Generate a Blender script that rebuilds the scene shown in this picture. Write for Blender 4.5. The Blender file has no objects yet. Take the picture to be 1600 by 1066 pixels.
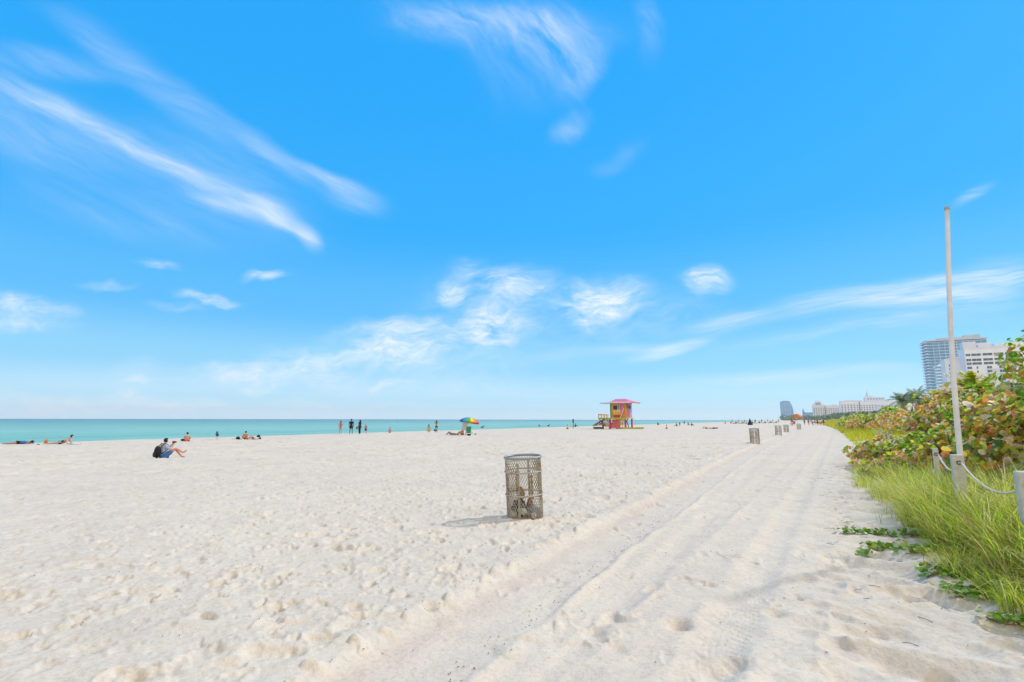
import bpy, bmesh, math, random
import numpy as np
from mathutils import Vector, Matrix, Euler
R = math.radians
rng = np.random.default_rng(7)
random.seed(7)
SC = bpy.context.scene
COL = SC.collection

# ------------------------------------------------------------------ camera, light, exposure
CAM_H = 1.55
PITCH = math.atan(122.2 / 800.0)
cam_d = bpy.data.cameras.new('camera'); cam = bpy.data.objects.new('camera', cam_d); COL.objects.link(cam)
cam_d.sensor_width = 36; cam_d.lens = 18.0; cam_d.clip_start = 0.05; cam_d.clip_end = 60000
cam.location = (0, 0, CAM_H)
cam.rotation_euler = (Euler((math.pi / 2 + PITCH, 0, 0)).to_matrix() @ Euler((0, 0, R(0.12))).to_matrix()).to_euler()
SC.camera = cam
SC.view_settings.view_transform = 'Standard'; SC.view_settings.look = 'None'
SC.view_settings.gamma = 1.0; SC.view_settings.use_curve_mapping = False
SC.view_settings.exposure = 0.25

SUN_EL = R(42); SUN_AZ = math.atan2(0.88, 0.47)      # azimuth from +Y towards +X
sd = Vector((math.sin(SUN_AZ) * math.cos(SUN_EL), math.cos(SUN_AZ) * math.cos(SUN_EL), math.sin(SUN_EL)))
sun_d = bpy.data.lights.new('sun', 'SUN'); sun = bpy.data.objects.new('sun', sun_d); COL.objects.link(sun)
sun_d.energy = 2.45; sun_d.angle = R(1.6); sun_d.color = (1.0, 0.96, 0.92)
sun.rotation_euler = (-sd).to_track_quat('-Z', 'Y').to_euler()

def px_dir(px, py):
    """direction of a picture point (1600 x 1066), in world axes"""
    x, yu = px - 800.0, 533.0 - py
    c, s = math.cos(PITCH), math.sin(PITCH)
    return Vector((x, 800 * c - yu * s, 800 * s + yu * c))

class NT:
    def __init__(s, nt): s.nt = nt; nt.nodes.clear()
    def n(s, t, **kw):
        o = s.nt.nodes.new(t)
        for k, v in kw.items():
            if k.startswith('i_'):
                key = k[2:]
                o.inputs[int(key) if key.isdigit() else key].default_value = v
            else: setattr(o, k, v)
        return o
    def l(s, a, b): s.nt.links.new(a, b)
    def math(s, op, a, b=None, c=None, clamp=False):
        o = s.n('ShaderNodeMath', operation=op); o.use_clamp = clamp
        for i, v in enumerate((a, b, c)):
            if v is None: continue
            if isinstance(v, (int, float)): o.inputs[i].default_value = v
            else: s.l(v, o.inputs[i])
        return o.outputs[0]
    def ramp(s, fac, stops, interp='LINEAR'):
        o = s.n('ShaderNodeValToRGB'); cr = o.color_ramp; cr.interpolation = interp
        while len(cr.elements) < len(stops): cr.elements.new(0.5)
        for e, (p, c) in zip(cr.elements, stops):
            e.position = p; e.color = (*c, 1) if len(c) == 3 else c
        s.l(fac, o.inputs[0]); return o.outputs[0]
    def noise(s, vec, scale, detail=4, rough=0.55, dist=0.0):
        o = s.n('ShaderNodeTexNoise'); o.inputs['Scale'].default_value = scale
        o.inputs['Detail'].default_value = detail; o.inputs['Roughness'].default_value = rough
        o.inputs['Distortion'].default_value = dist
        if vec is not None: s.l(vec, o.inputs['Vector'])
        return o.outputs['Fac']

world = bpy.data.worlds.new('World'); SC.world = world; world.use_nodes = True
W = NT(world.node_tree)
wo = W.n('ShaderNodeOutputWorld'); bg = W.n('ShaderNodeBackground'); bg.inputs['Strength'].default_value = 0.12
W.l(bg.outputs[0], wo.inputs[0])
sky = W.n('ShaderNodeTexSky'); sky.sky_type = 'NISHITA'; sky.sun_disc = False
sky.sun_elevation = SUN_EL; sky.sun_rotation = SUN_AZ
sky.altitude = 0; sky.air_density = 1.0; sky.dust_density = 0.5; sky.ozone_density = 2.0
tc = W.n('ShaderNodeTexCoord')
sep = W.n('ShaderNodeSeparateXYZ'); W.l(tc.outputs['Generated'], sep.inputs[0])
# clean-air colour: deep cyan blue overhead, pale at the horizon
up = W.math('MAXIMUM', sep.outputs[2], 0.0)
def lin8(r, g, b, k=7.0): return tuple(k * (((c / 255) + .055) / 1.055) ** 2.4 for c in (r, g, b))
def ramp_hdr(fac, stops, k):
    c = W.ramp(fac, [(p, tuple(v / k for v in col)) for p, col in stops], 'EASE')
    o = W.n('ShaderNodeVectorMath', operation='SCALE'); W.l(c, o.inputs[0]); o.inputs['Scale'].default_value = k; return o.outputs[0]
grad = ramp_hdr(up, [(0, lin8(222, 246, 255, 7.9)), (.04, lin8(192, 232, 255, 7.4)), (.10, lin8(150, 217, 255)), (.2, lin8(94, 192, 255)), (.36, lin8(46, 176, 255)), (.6, lin8(34, 170, 255)), (1, lin8(40, 150, 240))], 8.0)
nsc = W.n('ShaderNodeMix', data_type='RGBA', blend_type='MULTIPLY'); nsc.inputs[0].default_value = 1.0
W.l(sky.outputs[0], nsc.inputs[6]); nsc.inputs[7].default_value = (.55, 1.25, 1.6, 1)
gr = W.n('ShaderNodeMix', data_type='RGBA'); gr.inputs[0].default_value = 0.92
W.l(nsc.outputs[2], gr.inputs[6]); W.l(grad, gr.inputs[7])
# cloud layer, laid out by direction: a = x/y, b = z/y (front half of the sky)
yy = W.math('MAXIMUM', sep.outputs[1], 0.02)
ca = W.math('DIVIDE', sep.outputs[0], yy); cb = W.math('DIVIDE', sep.outputs[2], yy)
cv = W.n('ShaderNodeCombineXYZ'); W.l(ca, cv.inputs[0]); W.l(cb, cv.inputs[1])
def warp(vec, scale, amt):
    t = W.n('ShaderNodeTexNoise'); t.inputs['Scale'].default_value = scale; t.inputs['Detail'].default_value = 3
    W.l(vec, t.inputs['Vector'])
    a = W.n('ShaderNodeVectorMath', operation='SUBTRACT'); W.l(t.outputs['Color'], a.inputs[0]); a.inputs[1].default_value = (.5, .5, .5)
    b = W.n('ShaderNodeVectorMath', operation='SCALE'); W.l(a.outputs[0], b.inputs[0]); b.inputs['Scale'].default_value = amt
    c = W.n('ShaderNodeVectorMath', operation='ADD'); W.l(vec, c.inputs[0]); W.l(b.outputs[0], c.inputs[1])
    return c.outputs[0]
def cloud_group(blobs, wscale, wamt, fib_ang, fib_sx, fib_sy, lo, hi, floor=0.0, fine=.4):
    vec = warp(cv.outputs[0], wscale, wamt)
    total = None
    for (px, py, ln, wd, ang, st) in blobs:
        d = px_dir(px, py); a0, b0 = d.x / d.y, d.z / d.y
        m = W.n('ShaderNodeMapping', vector_type='TEXTURE')
        m.inputs['Location'].default_value = (a0, b0, 0); m.inputs['Rotation'].default_value = (0, 0, R(ang))
        m.inputs['Scale'].default_value = (ln / 800, wd / 800, 1)
        W.l(vec, m.inputs['Vector'])
        le = W.n('ShaderNodeVectorMath', operation='LENGTH'); W.l(m.outputs[0], le.inputs[0])
        mr = W.n('ShaderNodeMapRange', interpolation_type='SMOOTHERSTEP'); mr.inputs[1].default_value = 1.0; mr.inputs[2].default_value = 0.0
        mr.inputs[3].default_value = 0.0; mr.inputs[4].default_value = st
        W.l(le.outputs['Value'], mr.inputs[0])
        total = mr.outputs[0] if total is None else W.math('ADD', total, mr.outputs[0])
    m = W.n('ShaderNodeMapping', vector_type='TEXTURE'); m.inputs['Rotation'].default_value = (0, 0, R(fib_ang))
    m.inputs['Scale'].default_value = (fib_sx, fib_sy, 1); W.l(vec, m.inputs['Vector'])
    f = W.noise(m.outputs[0], 1.0, 8, 0.64, 0.3)
    mr = W.n('ShaderNodeMapRange'); mr.inputs[1].default_value = lo; mr.inputs[2].default_value = hi; mr.inputs[3].default_value = floor; mr.inputs[4].default_value = 1.0
    mr.clamp = True
    W.l(f, mr.inputs[0])
    m2 = W.n('ShaderNodeMapping', vector_type='TEXTURE'); m2.inputs['Rotation'].default_value = (0, 0, R(fib_ang))
    m2.inputs['Scale'].default_value = (fib_sx * .38, fib_sy * .26, 1); W.l(vec, m2.inputs['Vector'])
    f2 = W.noise(m2.outputs[0], 1.0, 6, 0.65, 0.2)
    mr2 = W.n('ShaderNodeMapRange'); mr2.inputs[1].default_value = .3; mr2.inputs[2].default_value = .66; mr2.inputs[3].default_value = fine; mr2.inputs[4].default_value = 1.0
    W.l(f2, mr2.inputs[0])
    total = W.math('MULTIPLY', total, mr2.outputs[0])
    return W.math('MULTIPLY', total, mr.outputs[0])
streak_l = cloud_group([
    (110, 185, 300, 34, -25, .75), (40, 200, 330, 110, -22, .38), (300, 275, 230, 24, -25, .62), (330, 290, 300, 105, -26, .34),
    (440, 340, 110, 26, -30, .75), (492, 376, 46, 20, -46, .65), (70, 105, 210, 42, -11, .34), (250, 150, 300, 46, -36, .30), (420, 250, 170, 26, -35, .42),
    (520, 290, 120, 20, -24, .66), (555, 318, 85, 42, -24, .42), (180, 330, 330, 60, -14, .2), (380, 330, 160, 18, -20, .5), (150, 60, 190, 46, -34, .16)],
    2.0, .12, -25, .36, .044, .27, .80, .10, .7)
wisps = cloud_group([(x_, y_, l_ * 1.2, w_ * 1.4, a_, s_ * 1.0) for x_, y_, l_, w_, a_, s_ in [
    (800, 40, 210, 62, 0, .42), (860, 60, 110, 80, -70, .55), (900, 110, 90, 34, 60, .45), (1010, 40, 40, 80, 10, .25), (700, 40, 160, 60, -25, .33),
    (885, 195, 45, 26, 55, .42), (955, 240, 60, 22, 35, .2), (780, 120, 120, 60, -40, .16)]], 3.0, .2, -52, .16, .06, .30, .78, .03, .65)
puffs = cloud_group([(x_, y_, l_ * 1.15, w_ * 1.7, a_, s_ * 1.5) for x_, y_, l_, w_, a_, s_ in [
    (710, 455, 32, 20, 20, .8), (800, 445, 95, 32, 10, .55), (935, 466, 100, 34, 3, 1.05), (770, 513, 82, 30, 3, 1.0), (1100, 440, 48, 24, 12, .95),
    (640, 540, 95, 32, 5, .8), (520, 560, 150, 24, 4, .6), (400, 580, 130, 20, -3, .5), (610, 512, 150, 16, 6, .35), (415, 426, 46, 9, 0, .75),
    (325, 466, 62, 10, -5, .9), (245, 413, 50, 8, -6, .45), (40, 482, 110, 16, -5, .7), (20, 508, 130, 14, -2, .5), (165, 447, 60, 9, -5, .3),
    (275, 484, 70, 9, 0, .3), (140, 632, 300, 16, -1, .85), (420, 640, 350, 13, 0, .5), (610, 598, 70, 6, 0, .45), (410, 606, 50, 6, 0, .5),
    (905, 505, 30, 20, 30, .5), (735, 415, 35, 22, 40, .35), (200, 603, 40, 6, 0, .4), (690, 604, 300, 16, 0, .2), (640, 570, 330, 40, 3, .28), (980, 500, 200, 36, 5, .22), (300, 590, 300, 22, 0, .25), (760, 480, 160, 60, 5, .25)]], 9, .085, 6, .085, .032, .29, .72, .0, .5)
streak_r = cloud_group([(x_, y_, l_ * 1.1, w_ * 1.5, a_, s_ * 1.4) for x_, y_, l_, w_, a_, s_ in [
    (1350, 462, 330, 20, 10, .5), (1480, 450, 240, 26, 9, .5), (1560, 420, 120, 24, 8, .35), (1130, 500, 90, 16, 10, .5), (1040, 543, 95, 11, 15, .85),
    (1350, 505, 300, 12, 9, .3), (1250, 585, 280, 13, 3, .45), (1520, 305, 60, 10, 27, .3), (960, 545, 190, 12, 6, .3), (1450, 480, 260, 40, 9, .22)]], 2.5, .06, 9, .28, .024, .28, .76, .08, .5)
tot = W.math('ADD', W.math('ADD', streak_l, wisps), W.math('ADD', puffs, streak_r))
front = W.n('ShaderNodeMapRange'); front.inputs[1].default_value = 0.05; front.inputs[2].default_value = 0.3; W.l(sep.outputs[1], front.inputs[0])
tot = W.math('MULTIPLY', W.math('MINIMUM', tot, 0.92), front.outputs[0], clamp=True)
cm = W.n('ShaderNodeMix', data_type='RGBA'); W.l(tot, cm.inputs[0]); W.l(gr.outputs[2], cm.inputs[6])
cm.inputs[7].default_value = (6.6, 7.1, 7.5, 1)
# warm bright cloud veil added to the unseen sky behind the camera, neutral fill
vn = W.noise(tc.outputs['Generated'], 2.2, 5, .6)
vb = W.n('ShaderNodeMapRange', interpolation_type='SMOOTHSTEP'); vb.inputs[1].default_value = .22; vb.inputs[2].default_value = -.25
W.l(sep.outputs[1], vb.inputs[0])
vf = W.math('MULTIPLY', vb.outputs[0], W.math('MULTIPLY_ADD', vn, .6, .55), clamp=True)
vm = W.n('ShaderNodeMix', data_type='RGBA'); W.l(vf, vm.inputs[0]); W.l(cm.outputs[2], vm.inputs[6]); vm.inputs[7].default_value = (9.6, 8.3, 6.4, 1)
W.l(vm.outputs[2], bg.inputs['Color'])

# ------------------------------------------------------------------ helpers
def link(o): COL.objects.link(o); return o
def tag(o, label=None, cat=None, group=None, kind=None):
    if label: o['label'] = label
    if cat: o['category'] = cat
    if group: o['group'] = group
    if kind: o['kind'] = kind
    return o
def thing(name, label, cat, loc=(0, 0, 0), rz=0.0, group=None):
    o = link(bpy.data.objects.new(name, None)); o.empty_display_size = .2
    o.location = loc; o.rotation_euler = (0, 0, rz)
    return tag(o, label, cat, group)
KIDS = {}
def kids(o): return KIDS.get(o, [])
def setp(c, p):
    c.parent = p; KIDS.setdefault(p, []).append(c)
def copy_tree(o, parent=None):
    c = o.copy(); COL.objects.link(c)
    if parent is not None: setp(c, parent)
    for ch in list(kids(o)): copy_tree(ch, c)
    return c
def dup(o, loc, rz, label, group=None, scale=None):
    c = copy_tree(o); c.location = loc; c.rotation_euler = (0, 0, rz); c['label'] = label
    if group: c['group'] = group
    if scale: c.scale = (scale,) * 3 if isinstance(scale, (int, float)) else scale
    return c

class MB:
    def __init__(s): s.v = []; s.f = []; s.m = []; s.cm = 0
    def add(s, vs, fs):
        b = len(s.v); s.v += [tuple(v) for v in vs]; s.f += [tuple(b + i for i in f) for f in fs]; s.m += [s.cm] * len(fs)
    def box(s, c, sz, rz=0.0, M=None):
        hx, hy, hz = sz[0] / 2, sz[1] / 2, sz[2] / 2
        vs = [Vector((x, y, z)) for z in (-hz, hz) for x, y in ((-hx, -hy), (hx, -hy), (hx, hy), (-hx, hy))]
        T = Matrix.Translation(c) @ (M if M is not None else Matrix.Rotation(rz, 4, 'Z'))
        s.add([T @ v for v in vs], [(3, 2, 1, 0), (4, 5, 6, 7), (0, 1, 5, 4), (1, 2, 6, 5), (2, 3, 7, 6), (3, 0, 4, 7)])
    def beam(s, a, b, w, h=None):
        a, b = Vector(a), Vector(b); d = b - a
        q = d.to_track_quat('Y', 'Z').to_matrix().to_4x4()
        s.box((a + b) / 2, (w, d.length, h or w), M=q)
    def tube(s, pts, r, n=8, cap=True):
        pts = [Vector(p) for p in pts]; rs = r if isinstance(r, (list, tuple)) else [r] * len(pts)
        vs = []; up = Vector((0, 0, 1))
        for i, p in enumerate(pts):
            d = (pts[min(i + 1, len(pts) - 1)] - pts[max(i - 1, 0)]).normalized()
            ref = up if abs(d.z) < .9 else Vector((1, 0, 0))
            a = d.cross(ref).normalized(); b = d.cross(a)
            for k in range(n):
                t = 2 * math.pi * k / n; vs.append(p + (a * math.cos(t) + b * math.sin(t)) * rs[i])
        fs = [(i * n + k, i * n + (k + 1) % n, (i + 1) * n + (k + 1) % n, (i + 1) * n + k) for i in range(len(pts) - 1) for k in range(n)]
        if cap: fs += [tuple(range(n)), tuple((len(pts) - 1) * n + k for k in reversed(range(n)))]
        s.add(vs, fs)
    def ring(s, c, R_, r, n=32, m=6):
        vs = []; c = Vector(c)
        for i in range(n):
            a = 2 * math.pi * i / n
            for j in range(m):
                b = 2 * math.pi * j / m; q = R_ + r * math.cos(b)
                vs.append(c + Vector((q * math.cos(a), q * math.sin(a), r * math.sin(b))))
        s.add(vs, [(i * m + j, ((i + 1) % n) * m + j, ((i + 1) % n) * m + (j + 1) % m, i * m + (j + 1) % m) for i in range(n) for j in range(m)])
    def lathe(s, prof, n=16, c=(0, 0, 0)):
        vs = []; c = Vector(c)
        for (r, z) in prof:
            for k in range(n):
                a = 2 * math.pi * k / n; vs.append(c + Vector((r * math.cos(a), r * math.sin(a), z)))
        L = len(prof)
        fs = [(i * n + k, i * n + (k + 1) % n, (i + 1) * n + (k + 1) % n, (i + 1) * n + k) for i in range(L - 1) for k in range(n)]
        fs += [tuple(reversed(range(n))), tuple((L - 1) * n + k for k in range(n))]
        s.add(vs, fs)
    def blob(s, c, r, n=10, bump=0.0, seed=0):
        rr = random.Random(seed); c = Vector(c); r = Vector((r, r, r)) if isinstance(r, (int, float)) else Vector(r)
        vs = []
        for i in range(n + 1):
            th = math.pi * i / n
            for k in range(n):
                a = 2 * math.pi * k / n; q = 1 + rr.uniform(-bump, bump)
                vs.append(c + Vector((r.x * math.sin(th) * math.cos(a) * q, r.y * math.sin(th) * math.sin(a) * q, r.z * math.cos(th) * q)))
        s.add(vs, [(i * n + k, (i + 1) * n + k, (i + 1) * n + (k + 1) % n, i * n + (k + 1) % n) for i in range(n) for k in range(n)])
    def mesh(s, name, mats, smooth=False):
        me = bpy.data.meshes.new(name); me.from_pydata(s.v, [], s.f); me.update()
        for m in (mats if isinstance(mats, (list, tuple)) else [mats]): me.materials.append(m)
        me.polygons.foreach_set('material_index', s.m)
        if smooth: me.polygons.foreach_set('use_smooth', [True] * len(s.f))
        return me
    def build(s, name, mats, parent=None, smooth=False, bevel=0.0):
        me = s.mesh(name, mats, smooth)
        if bevel:
            bm = bmesh.new(); bm.from_mesh(me)
            bmesh.ops.bevel(bm, geom=bm.edges[:], offset=bevel, segments=1, affect='EDGES'); bm.to_mesh(me); bm.free()
        o = link(bpy.data.objects.new(name, me))
        if parent is not None: setp(o, parent)
        return o
def fast_mesh(name, V, F, mat, smooth=False):
    me = bpy.data.meshes.new(name); V = np.asarray(V, np.float32); F = np.asarray(F, np.int32)
    me.vertices.add(len(V)); me.vertices.foreach_set('co', V.ravel())
    k = F.shape[1]; me.loops.add(F.size); me.loops.foreach_set('vertex_index', F.ravel())
    me.polygons.add(len(F)); me.polygons.foreach_set('loop_start', np.arange(0, F.size, k, dtype=np.int32))
    me.polygons.foreach_set('loop_total', np.full(len(F), k, np.int32))
    if smooth: me.polygons.foreach_set('use_smooth', np.ones(len(F), bool))
    me.update(calc_edges=True); me.materials.append(mat)
    return me
MATS = {}
def mat(name, col, rough=0.7, var=0.12, scale=6.0, bump=0.0, metal=0.0, spec=0.4, col2=None, thr=None):
    """procedural paint/cloth/skin: base colour with soft noise wear"""
    if name in MATS: return MATS[name]
    m = bpy.data.materials.new(name); m.use_nodes = True; N = NT(m.node_tree)
    out = N.n('ShaderNodeOutputMaterial'); b = N.n('ShaderNodeBsdfPrincipled'); N.l(b.outputs[0], out.inputs[0])
    t = N.n('ShaderNodeTexCoord'); f = N.noise(t.outputs['Object'], scale, 5, .6)
    c2 = col2 if col2 else tuple(c * (1 - var * 2) for c in col)
    lo, hi = thr if thr else (.3, .7)
    N.l(N.ramp(f, [(lo, c2), (hi, col)]), b.inputs['Base Color'])
    b.inputs['Roughness'].default_value = rough; b.inputs['Metallic'].default_value = metal
    b.inputs['Specular IOR Level'].default_value = spec
    if bump:
        bn = N.n('ShaderNodeBump'); bn.inputs['Strength'].default_value = bump; bn.inputs['Distance'].default_value = .02
        N.l(N.noise(t.outputs['Object'], scale * 4, 4), bn.inputs['Height']); N.l(bn.outputs[0], b.inputs['Normal'])
    MATS[name] = m; return m
def leaf_mat(name, stops, trans=.3, rough=.45, spec=.4):
    if name in MATS: return MATS[name]
    m = bpy.data.materials.new(name); m.use_nodes = True; N = NT(m.node_tree)
    out = N.n('ShaderNodeOutputMaterial'); b = N.n('ShaderNodeBsdfPrincipled'); tr = N.n('ShaderNodeBsdfTranslucent'); mx = N.n('ShaderNodeMixShader')
    g = N.n('ShaderNodeNewGeometry'); c = N.ramp(g.outputs['Random Per Island'], stops)
    t = N.n('ShaderNodeTexCoord'); f = N.noise(t.outputs['Object'], 9, 3)
    mr = N.n('ShaderNodeMapRange'); mr.inputs[1].default_value = .3; mr.inputs[2].default_value = .7; mr.inputs[3].default_value = .75; mr.inputs[4].default_value = 1.15; N.l(f, mr.inputs[0])
    mu = N.n('ShaderNodeVectorMath', operation='SCALE'); N.l(c, mu.inputs[0]); N.l(mr.outputs[0], mu.inputs['Scale'])
    N.l(mu.outputs[0], b.inputs['Base Color']); N.l(mu.outputs[0], tr.inputs['Color'])
    b.inputs['Roughness'].default_value = rough; b.inputs['Specular IOR Level'].default_value = spec
    mx.inputs[0].default_value = trans; N.l(b.outputs[0], mx.inputs[1]); N.l(tr.outputs[0], mx.inputs[2]); N.l(mx.outputs[0], out.inputs[0])
    MATS[name] = m; return m

# ------------------------------------------------------------------ beach coordinates: s = metres towards the sea, t = metres along the beach
PHI = R(28.5); CP, SP = math.cos(PHI), math.sin(PHI)
SEA_Z = -2.6
def st2xy(s, t): return (-s * CP + t * SP, s * SP + t * CP)
def xy2st(x, y): return (-x * CP + y * SP, x * SP + y * CP)
def sstep(a, b, x):
    q = np.clip((x - a) / (b - a), 0, 1); return q * q * (3 - 2 * q)
def veg_edge(t): return np.interp(t, [-10, 3, 6.4, 8.5, 10.7, 15, 20, 34, 88, 200], [-2.2, -1.7, -1.35, -1.2, -1.2, -1.2, -1.6, -3.0, -5.6, -8])
def base_z(s, t):
    s = np.asarray(s, float); t = np.asarray(t, float)
    z = -.008 * np.clip(s, 0, 51)
    d = np.clip(s - 51, 0, None); z = z - .075 * d * d / (d + 6)
    e = veg_edge(t)
    z = z + 1.25 * sstep(0, 7, e - s) + .10 * sstep(-1.2, 1.2, e - s)
    return np.maximum(z, -4.0)
def _h(ix, iy, seed):
    n = (ix.astype(np.int64) * 374761393 + iy.astype(np.int64) * 668265263 + seed * 974711) & 0xffffffff
    n = ((n ^ (n >> 13)) * 1274126177) & 0xffffffff
    n = ((n ^ (n >> 16)) * 2246822519) & 0xffffffff
    return ((n ^ (n >> 15)) & 0xffffff) / float(0xffffff)
def vnoise(x, y, seed=0):
    ix, iy = np.floor(x), np.floor(y); fx, fy = x - ix, y - iy
    ux = fx ** 3 * (fx * (fx * 6 - 15) + 10); uy = fy ** 3 * (fy * (fy * 6 - 15) + 10)
    a = _h(ix, iy, seed); b = _h(ix + 1, iy, seed); c = _h(ix, iy + 1, seed); d = _h(ix + 1, iy + 1, seed)
    return (a + (b - a) * ux) + ((c + (d - c) * ux) - (a + (b - a) * ux)) * uy
def fbm(x, y, seed, octv=3):
    v = 0; a = .5
    for o in range(octv):
        v = v + a * (vnoise(x * 2 ** o, y * 2 ** o, seed + o * 17) - .5); a *= .5
    return v
def dimples(x, y, cs, ra, rb, seed, prob):
    wx = x + cs * .4 * (vnoise(x * 3.4 / cs, y * 3.4 / cs, seed + 7) - .5); wy = y + cs * .4 * (vnoise(x * 3.4 / cs, y * 3.4 / cs, seed + 8) - .5)
    ix, iy = np.floor(wx / cs), np.floor(wy / cs); out = np.zeros_like(x)
    for dx in (-1, 0, 1):
        for dy in (-1, 0, 1):
            cx, cy = ix + dx, iy + dy
            ox = (cx + _h(cx, cy, seed)) * cs; oy = (cy + _h(cx, cy, seed + 1)) * cs
            an = _h(cx, cy, seed + 2) * math.pi; sz = .6 + .8 * _h(cx, cy, seed + 3)
            on = (_h(cx, cy, seed + 4) < prob) * (.3 + 1.0 * _h(cx, cy, seed + 5))
            ex, ey = wx - ox, wy - oy
            u = (ex * np.cos(an) + ey * np.sin(an)) / (ra * sz); v = (-ex * np.sin(an) + ey * np.cos(an)) / (rb * sz)
            q = np.sqrt(u * u + v * v)
            out += on * (-(1 - sstep(.35, 1.1, q)) + .45 * np.exp(-((q - 1.25) / .28) ** 2))
    return out
HOLES = []   # single deeper footprints: x, y, radius, depth
for px, py, r, d in ((1062, 975, .10, .075), (1120, 1046, .12, .05), (1152, 1040, .10, .05), (1212, 958, .08, .05), (1262, 905, .09, .05), (672, 952, .07, .06), (620, 962, .06, .04), (935, 985, .1, .03), (965, 1010, .09, .03), (1468, 1050, .08, .06), (1250, 935, .07, .04)):
    v = px_dir(px, py); k = CAM_H / -v.z; HOLES.append((v.x * k, v.y * k, r, d))
def lane_shift(t): return -.00042 * np.clip(t, 0, 60) ** 2     # left bank bends a little
def detail_z(x, y, s, t, r):
    fine = np.clip(1.5 - r / 34, .0, 1); mid = np.clip(1.6 - r / 80, .12, 1)
    e = veg_edge(t)
    wob = .10 * (vnoise(t * .5, s * 0, 5) - .5) + .05 * (vnoise(t * 2.3, s * 0, 6) - .5)
    sb = s - 2.72 - lane_shift(t) + wob                          # 0 on the bank
    left = sstep(-.05, .35, sb); lane = (1 - sstep(-.1, .1, sb))
    right_line = .62 - .066 * np.clip(t - 3, 0, 80)
    right = sstep(-.1, .55, right_line - .25 - s)
    lane = lane * (1 - right)
    z = .05 * fbm(x * .28, y * .28, 11, 3) * mid
    # trampled sand seaward of the bank
    tr = left * (.5 + .5 * sstep(11, 4, s) + .25 * vnoise(x * .15, y * .15, 31))
    dm = dimples(x, y, .30, .11, .07, 100, .8) * .016 + dimples(x, y, .62, .18, .10, 140, .75) * .017 + dimples(x, y, .17, .06, .045, 180, .6) * .007
    z = z + tr * (dm * 1.6 * fine + .06 * fbm(x * 1.6, y * 1.6, 41, 4) * mid)
    far = left * sstep(8, 30, r) * (dimples(x, y, 1.3, .5, .3, 160, .8) * .06 + .08 * fbm(x * .9, y * .9, 47, 3))
    z = z + far * np.clip(1.4 - r / 120, 0, 1)
    # bank, smooth floor, small ridges and ruts in the lane
    z = z + .05 * sstep(-.2, .04, sb) + .022 * np.exp(-((sb - .12) / .13) ** 2) * (.1 + 1.7 * vnoise(x * 4.1, y * 4.1, 55) ** 2)
    z = z + .022 * np.exp(-((sb + .92) / .05) ** 2) * (vnoise(t * 1.6, s * 3, 57)) * 2.2
    z = z - .02 * np.exp(-((sb + .5) / .3) ** 2)
    z = z + .018 * np.exp(-((s - right_line - .27) / .06) ** 2) * vnoise(t * 1.1, s, 61) - .022 * np.exp(-((s - right_line) / .17) ** 4)
    z = z - .014 * np.exp(-((s - right_line - .98) / .17) ** 4) + .02 * np.exp(-((s - right_line - .74) / .06) ** 2) * vnoise(t * 1.3, s, 67) - .012 * np.exp(-((sb + 1.35) / .13) ** 4)
    tread = np.where(np.abs(s - right_line) < .15, 1., 0) + np.where(np.abs(s - right_line - .98) < .15, .5, 0)
    z = z + .0026 * tread * np.sign(np.sin((t + .8 * np.abs(s - right_line)) * 2 * math.pi / .085)) * np.clip(2 - r / 6, 0, 1) * sstep(.3, .5, vnoise(t * .5, s * 2, 63))
    z = z + lane * (dimples(x, y, .8, .15, .085, 200, .5) * .024 + dimples(x, y, .45, .12, .07, 230, .25) * .02 + .03 * fbm(x * 2.2, y * 2.2, 71, 3)) * fine
    # soft wind-worked hummocks by the dune
    u = s * 1.0 + .35 * t; w = t - .35 * s
    rip = np.abs(fbm(u * 1.1, w * 2.0, 81, 3)) * 2
    z = z + right * (-.19 * rip + .03 + dimples(x, y, .4, .14, .09, 280, .6) * .02 + dimples(x, y, .6, .2, .1, 260, .6) * .024) * np.clip(1.6 - r / 30, .25, 1)
    z = z + .03 * np.exp(-((s - right_line + .22) / .10) ** 2) * (vnoise(x * 3.5, y * 3.5, 91) - .2)
    cl = np.exp(-((sb - .02) / .10) ** 2) + .5 * np.exp(-((sb + .95) / .12) ** 2) * (vnoise(t * .8, s * 0, 95) > .55)
    z = z + cl * np.maximum(0, vnoise(x * 11, y * 11, 93) - .60) * .14 * fine * (vnoise(t * .9, s * 0, 97) > .3)
    for hx, hy, hr, hd in HOLES:
        q = ((x - hx) ** 2 + (y - hy) ** 2) / hr ** 2
        z = z - np.where(q < 12, hd * (1 - .55 * q) * np.exp(-q * .8), 0)
    return z * (1 - sstep(-.3, 4, e - s) * .6)
def Z(x, y):
    s, t = xy2st(x, y); a = lambda v: np.array([float(v)])
    return float(base_z(s, t)) + float(detail_z(a(x), a(y), a(s), a(t), a(math.hypot(x, y)))[0])
def ground(px, py):
    """where the line of sight of a picture point meets the mean beach surface"""
    d = px_dir(px, py); k = 1.0
    k = CAM_H / max(-d.z, .4)
    for _ in range(30):
        s, t = xy2st(d.x * k, d.y * k); k = (CAM_H - float(base_z(min(s, 52), t))) / max(-d.z, .4)
    x, y = d.x * k, d.y * k
    return Vector((x, y, Z(x, y)))

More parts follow.
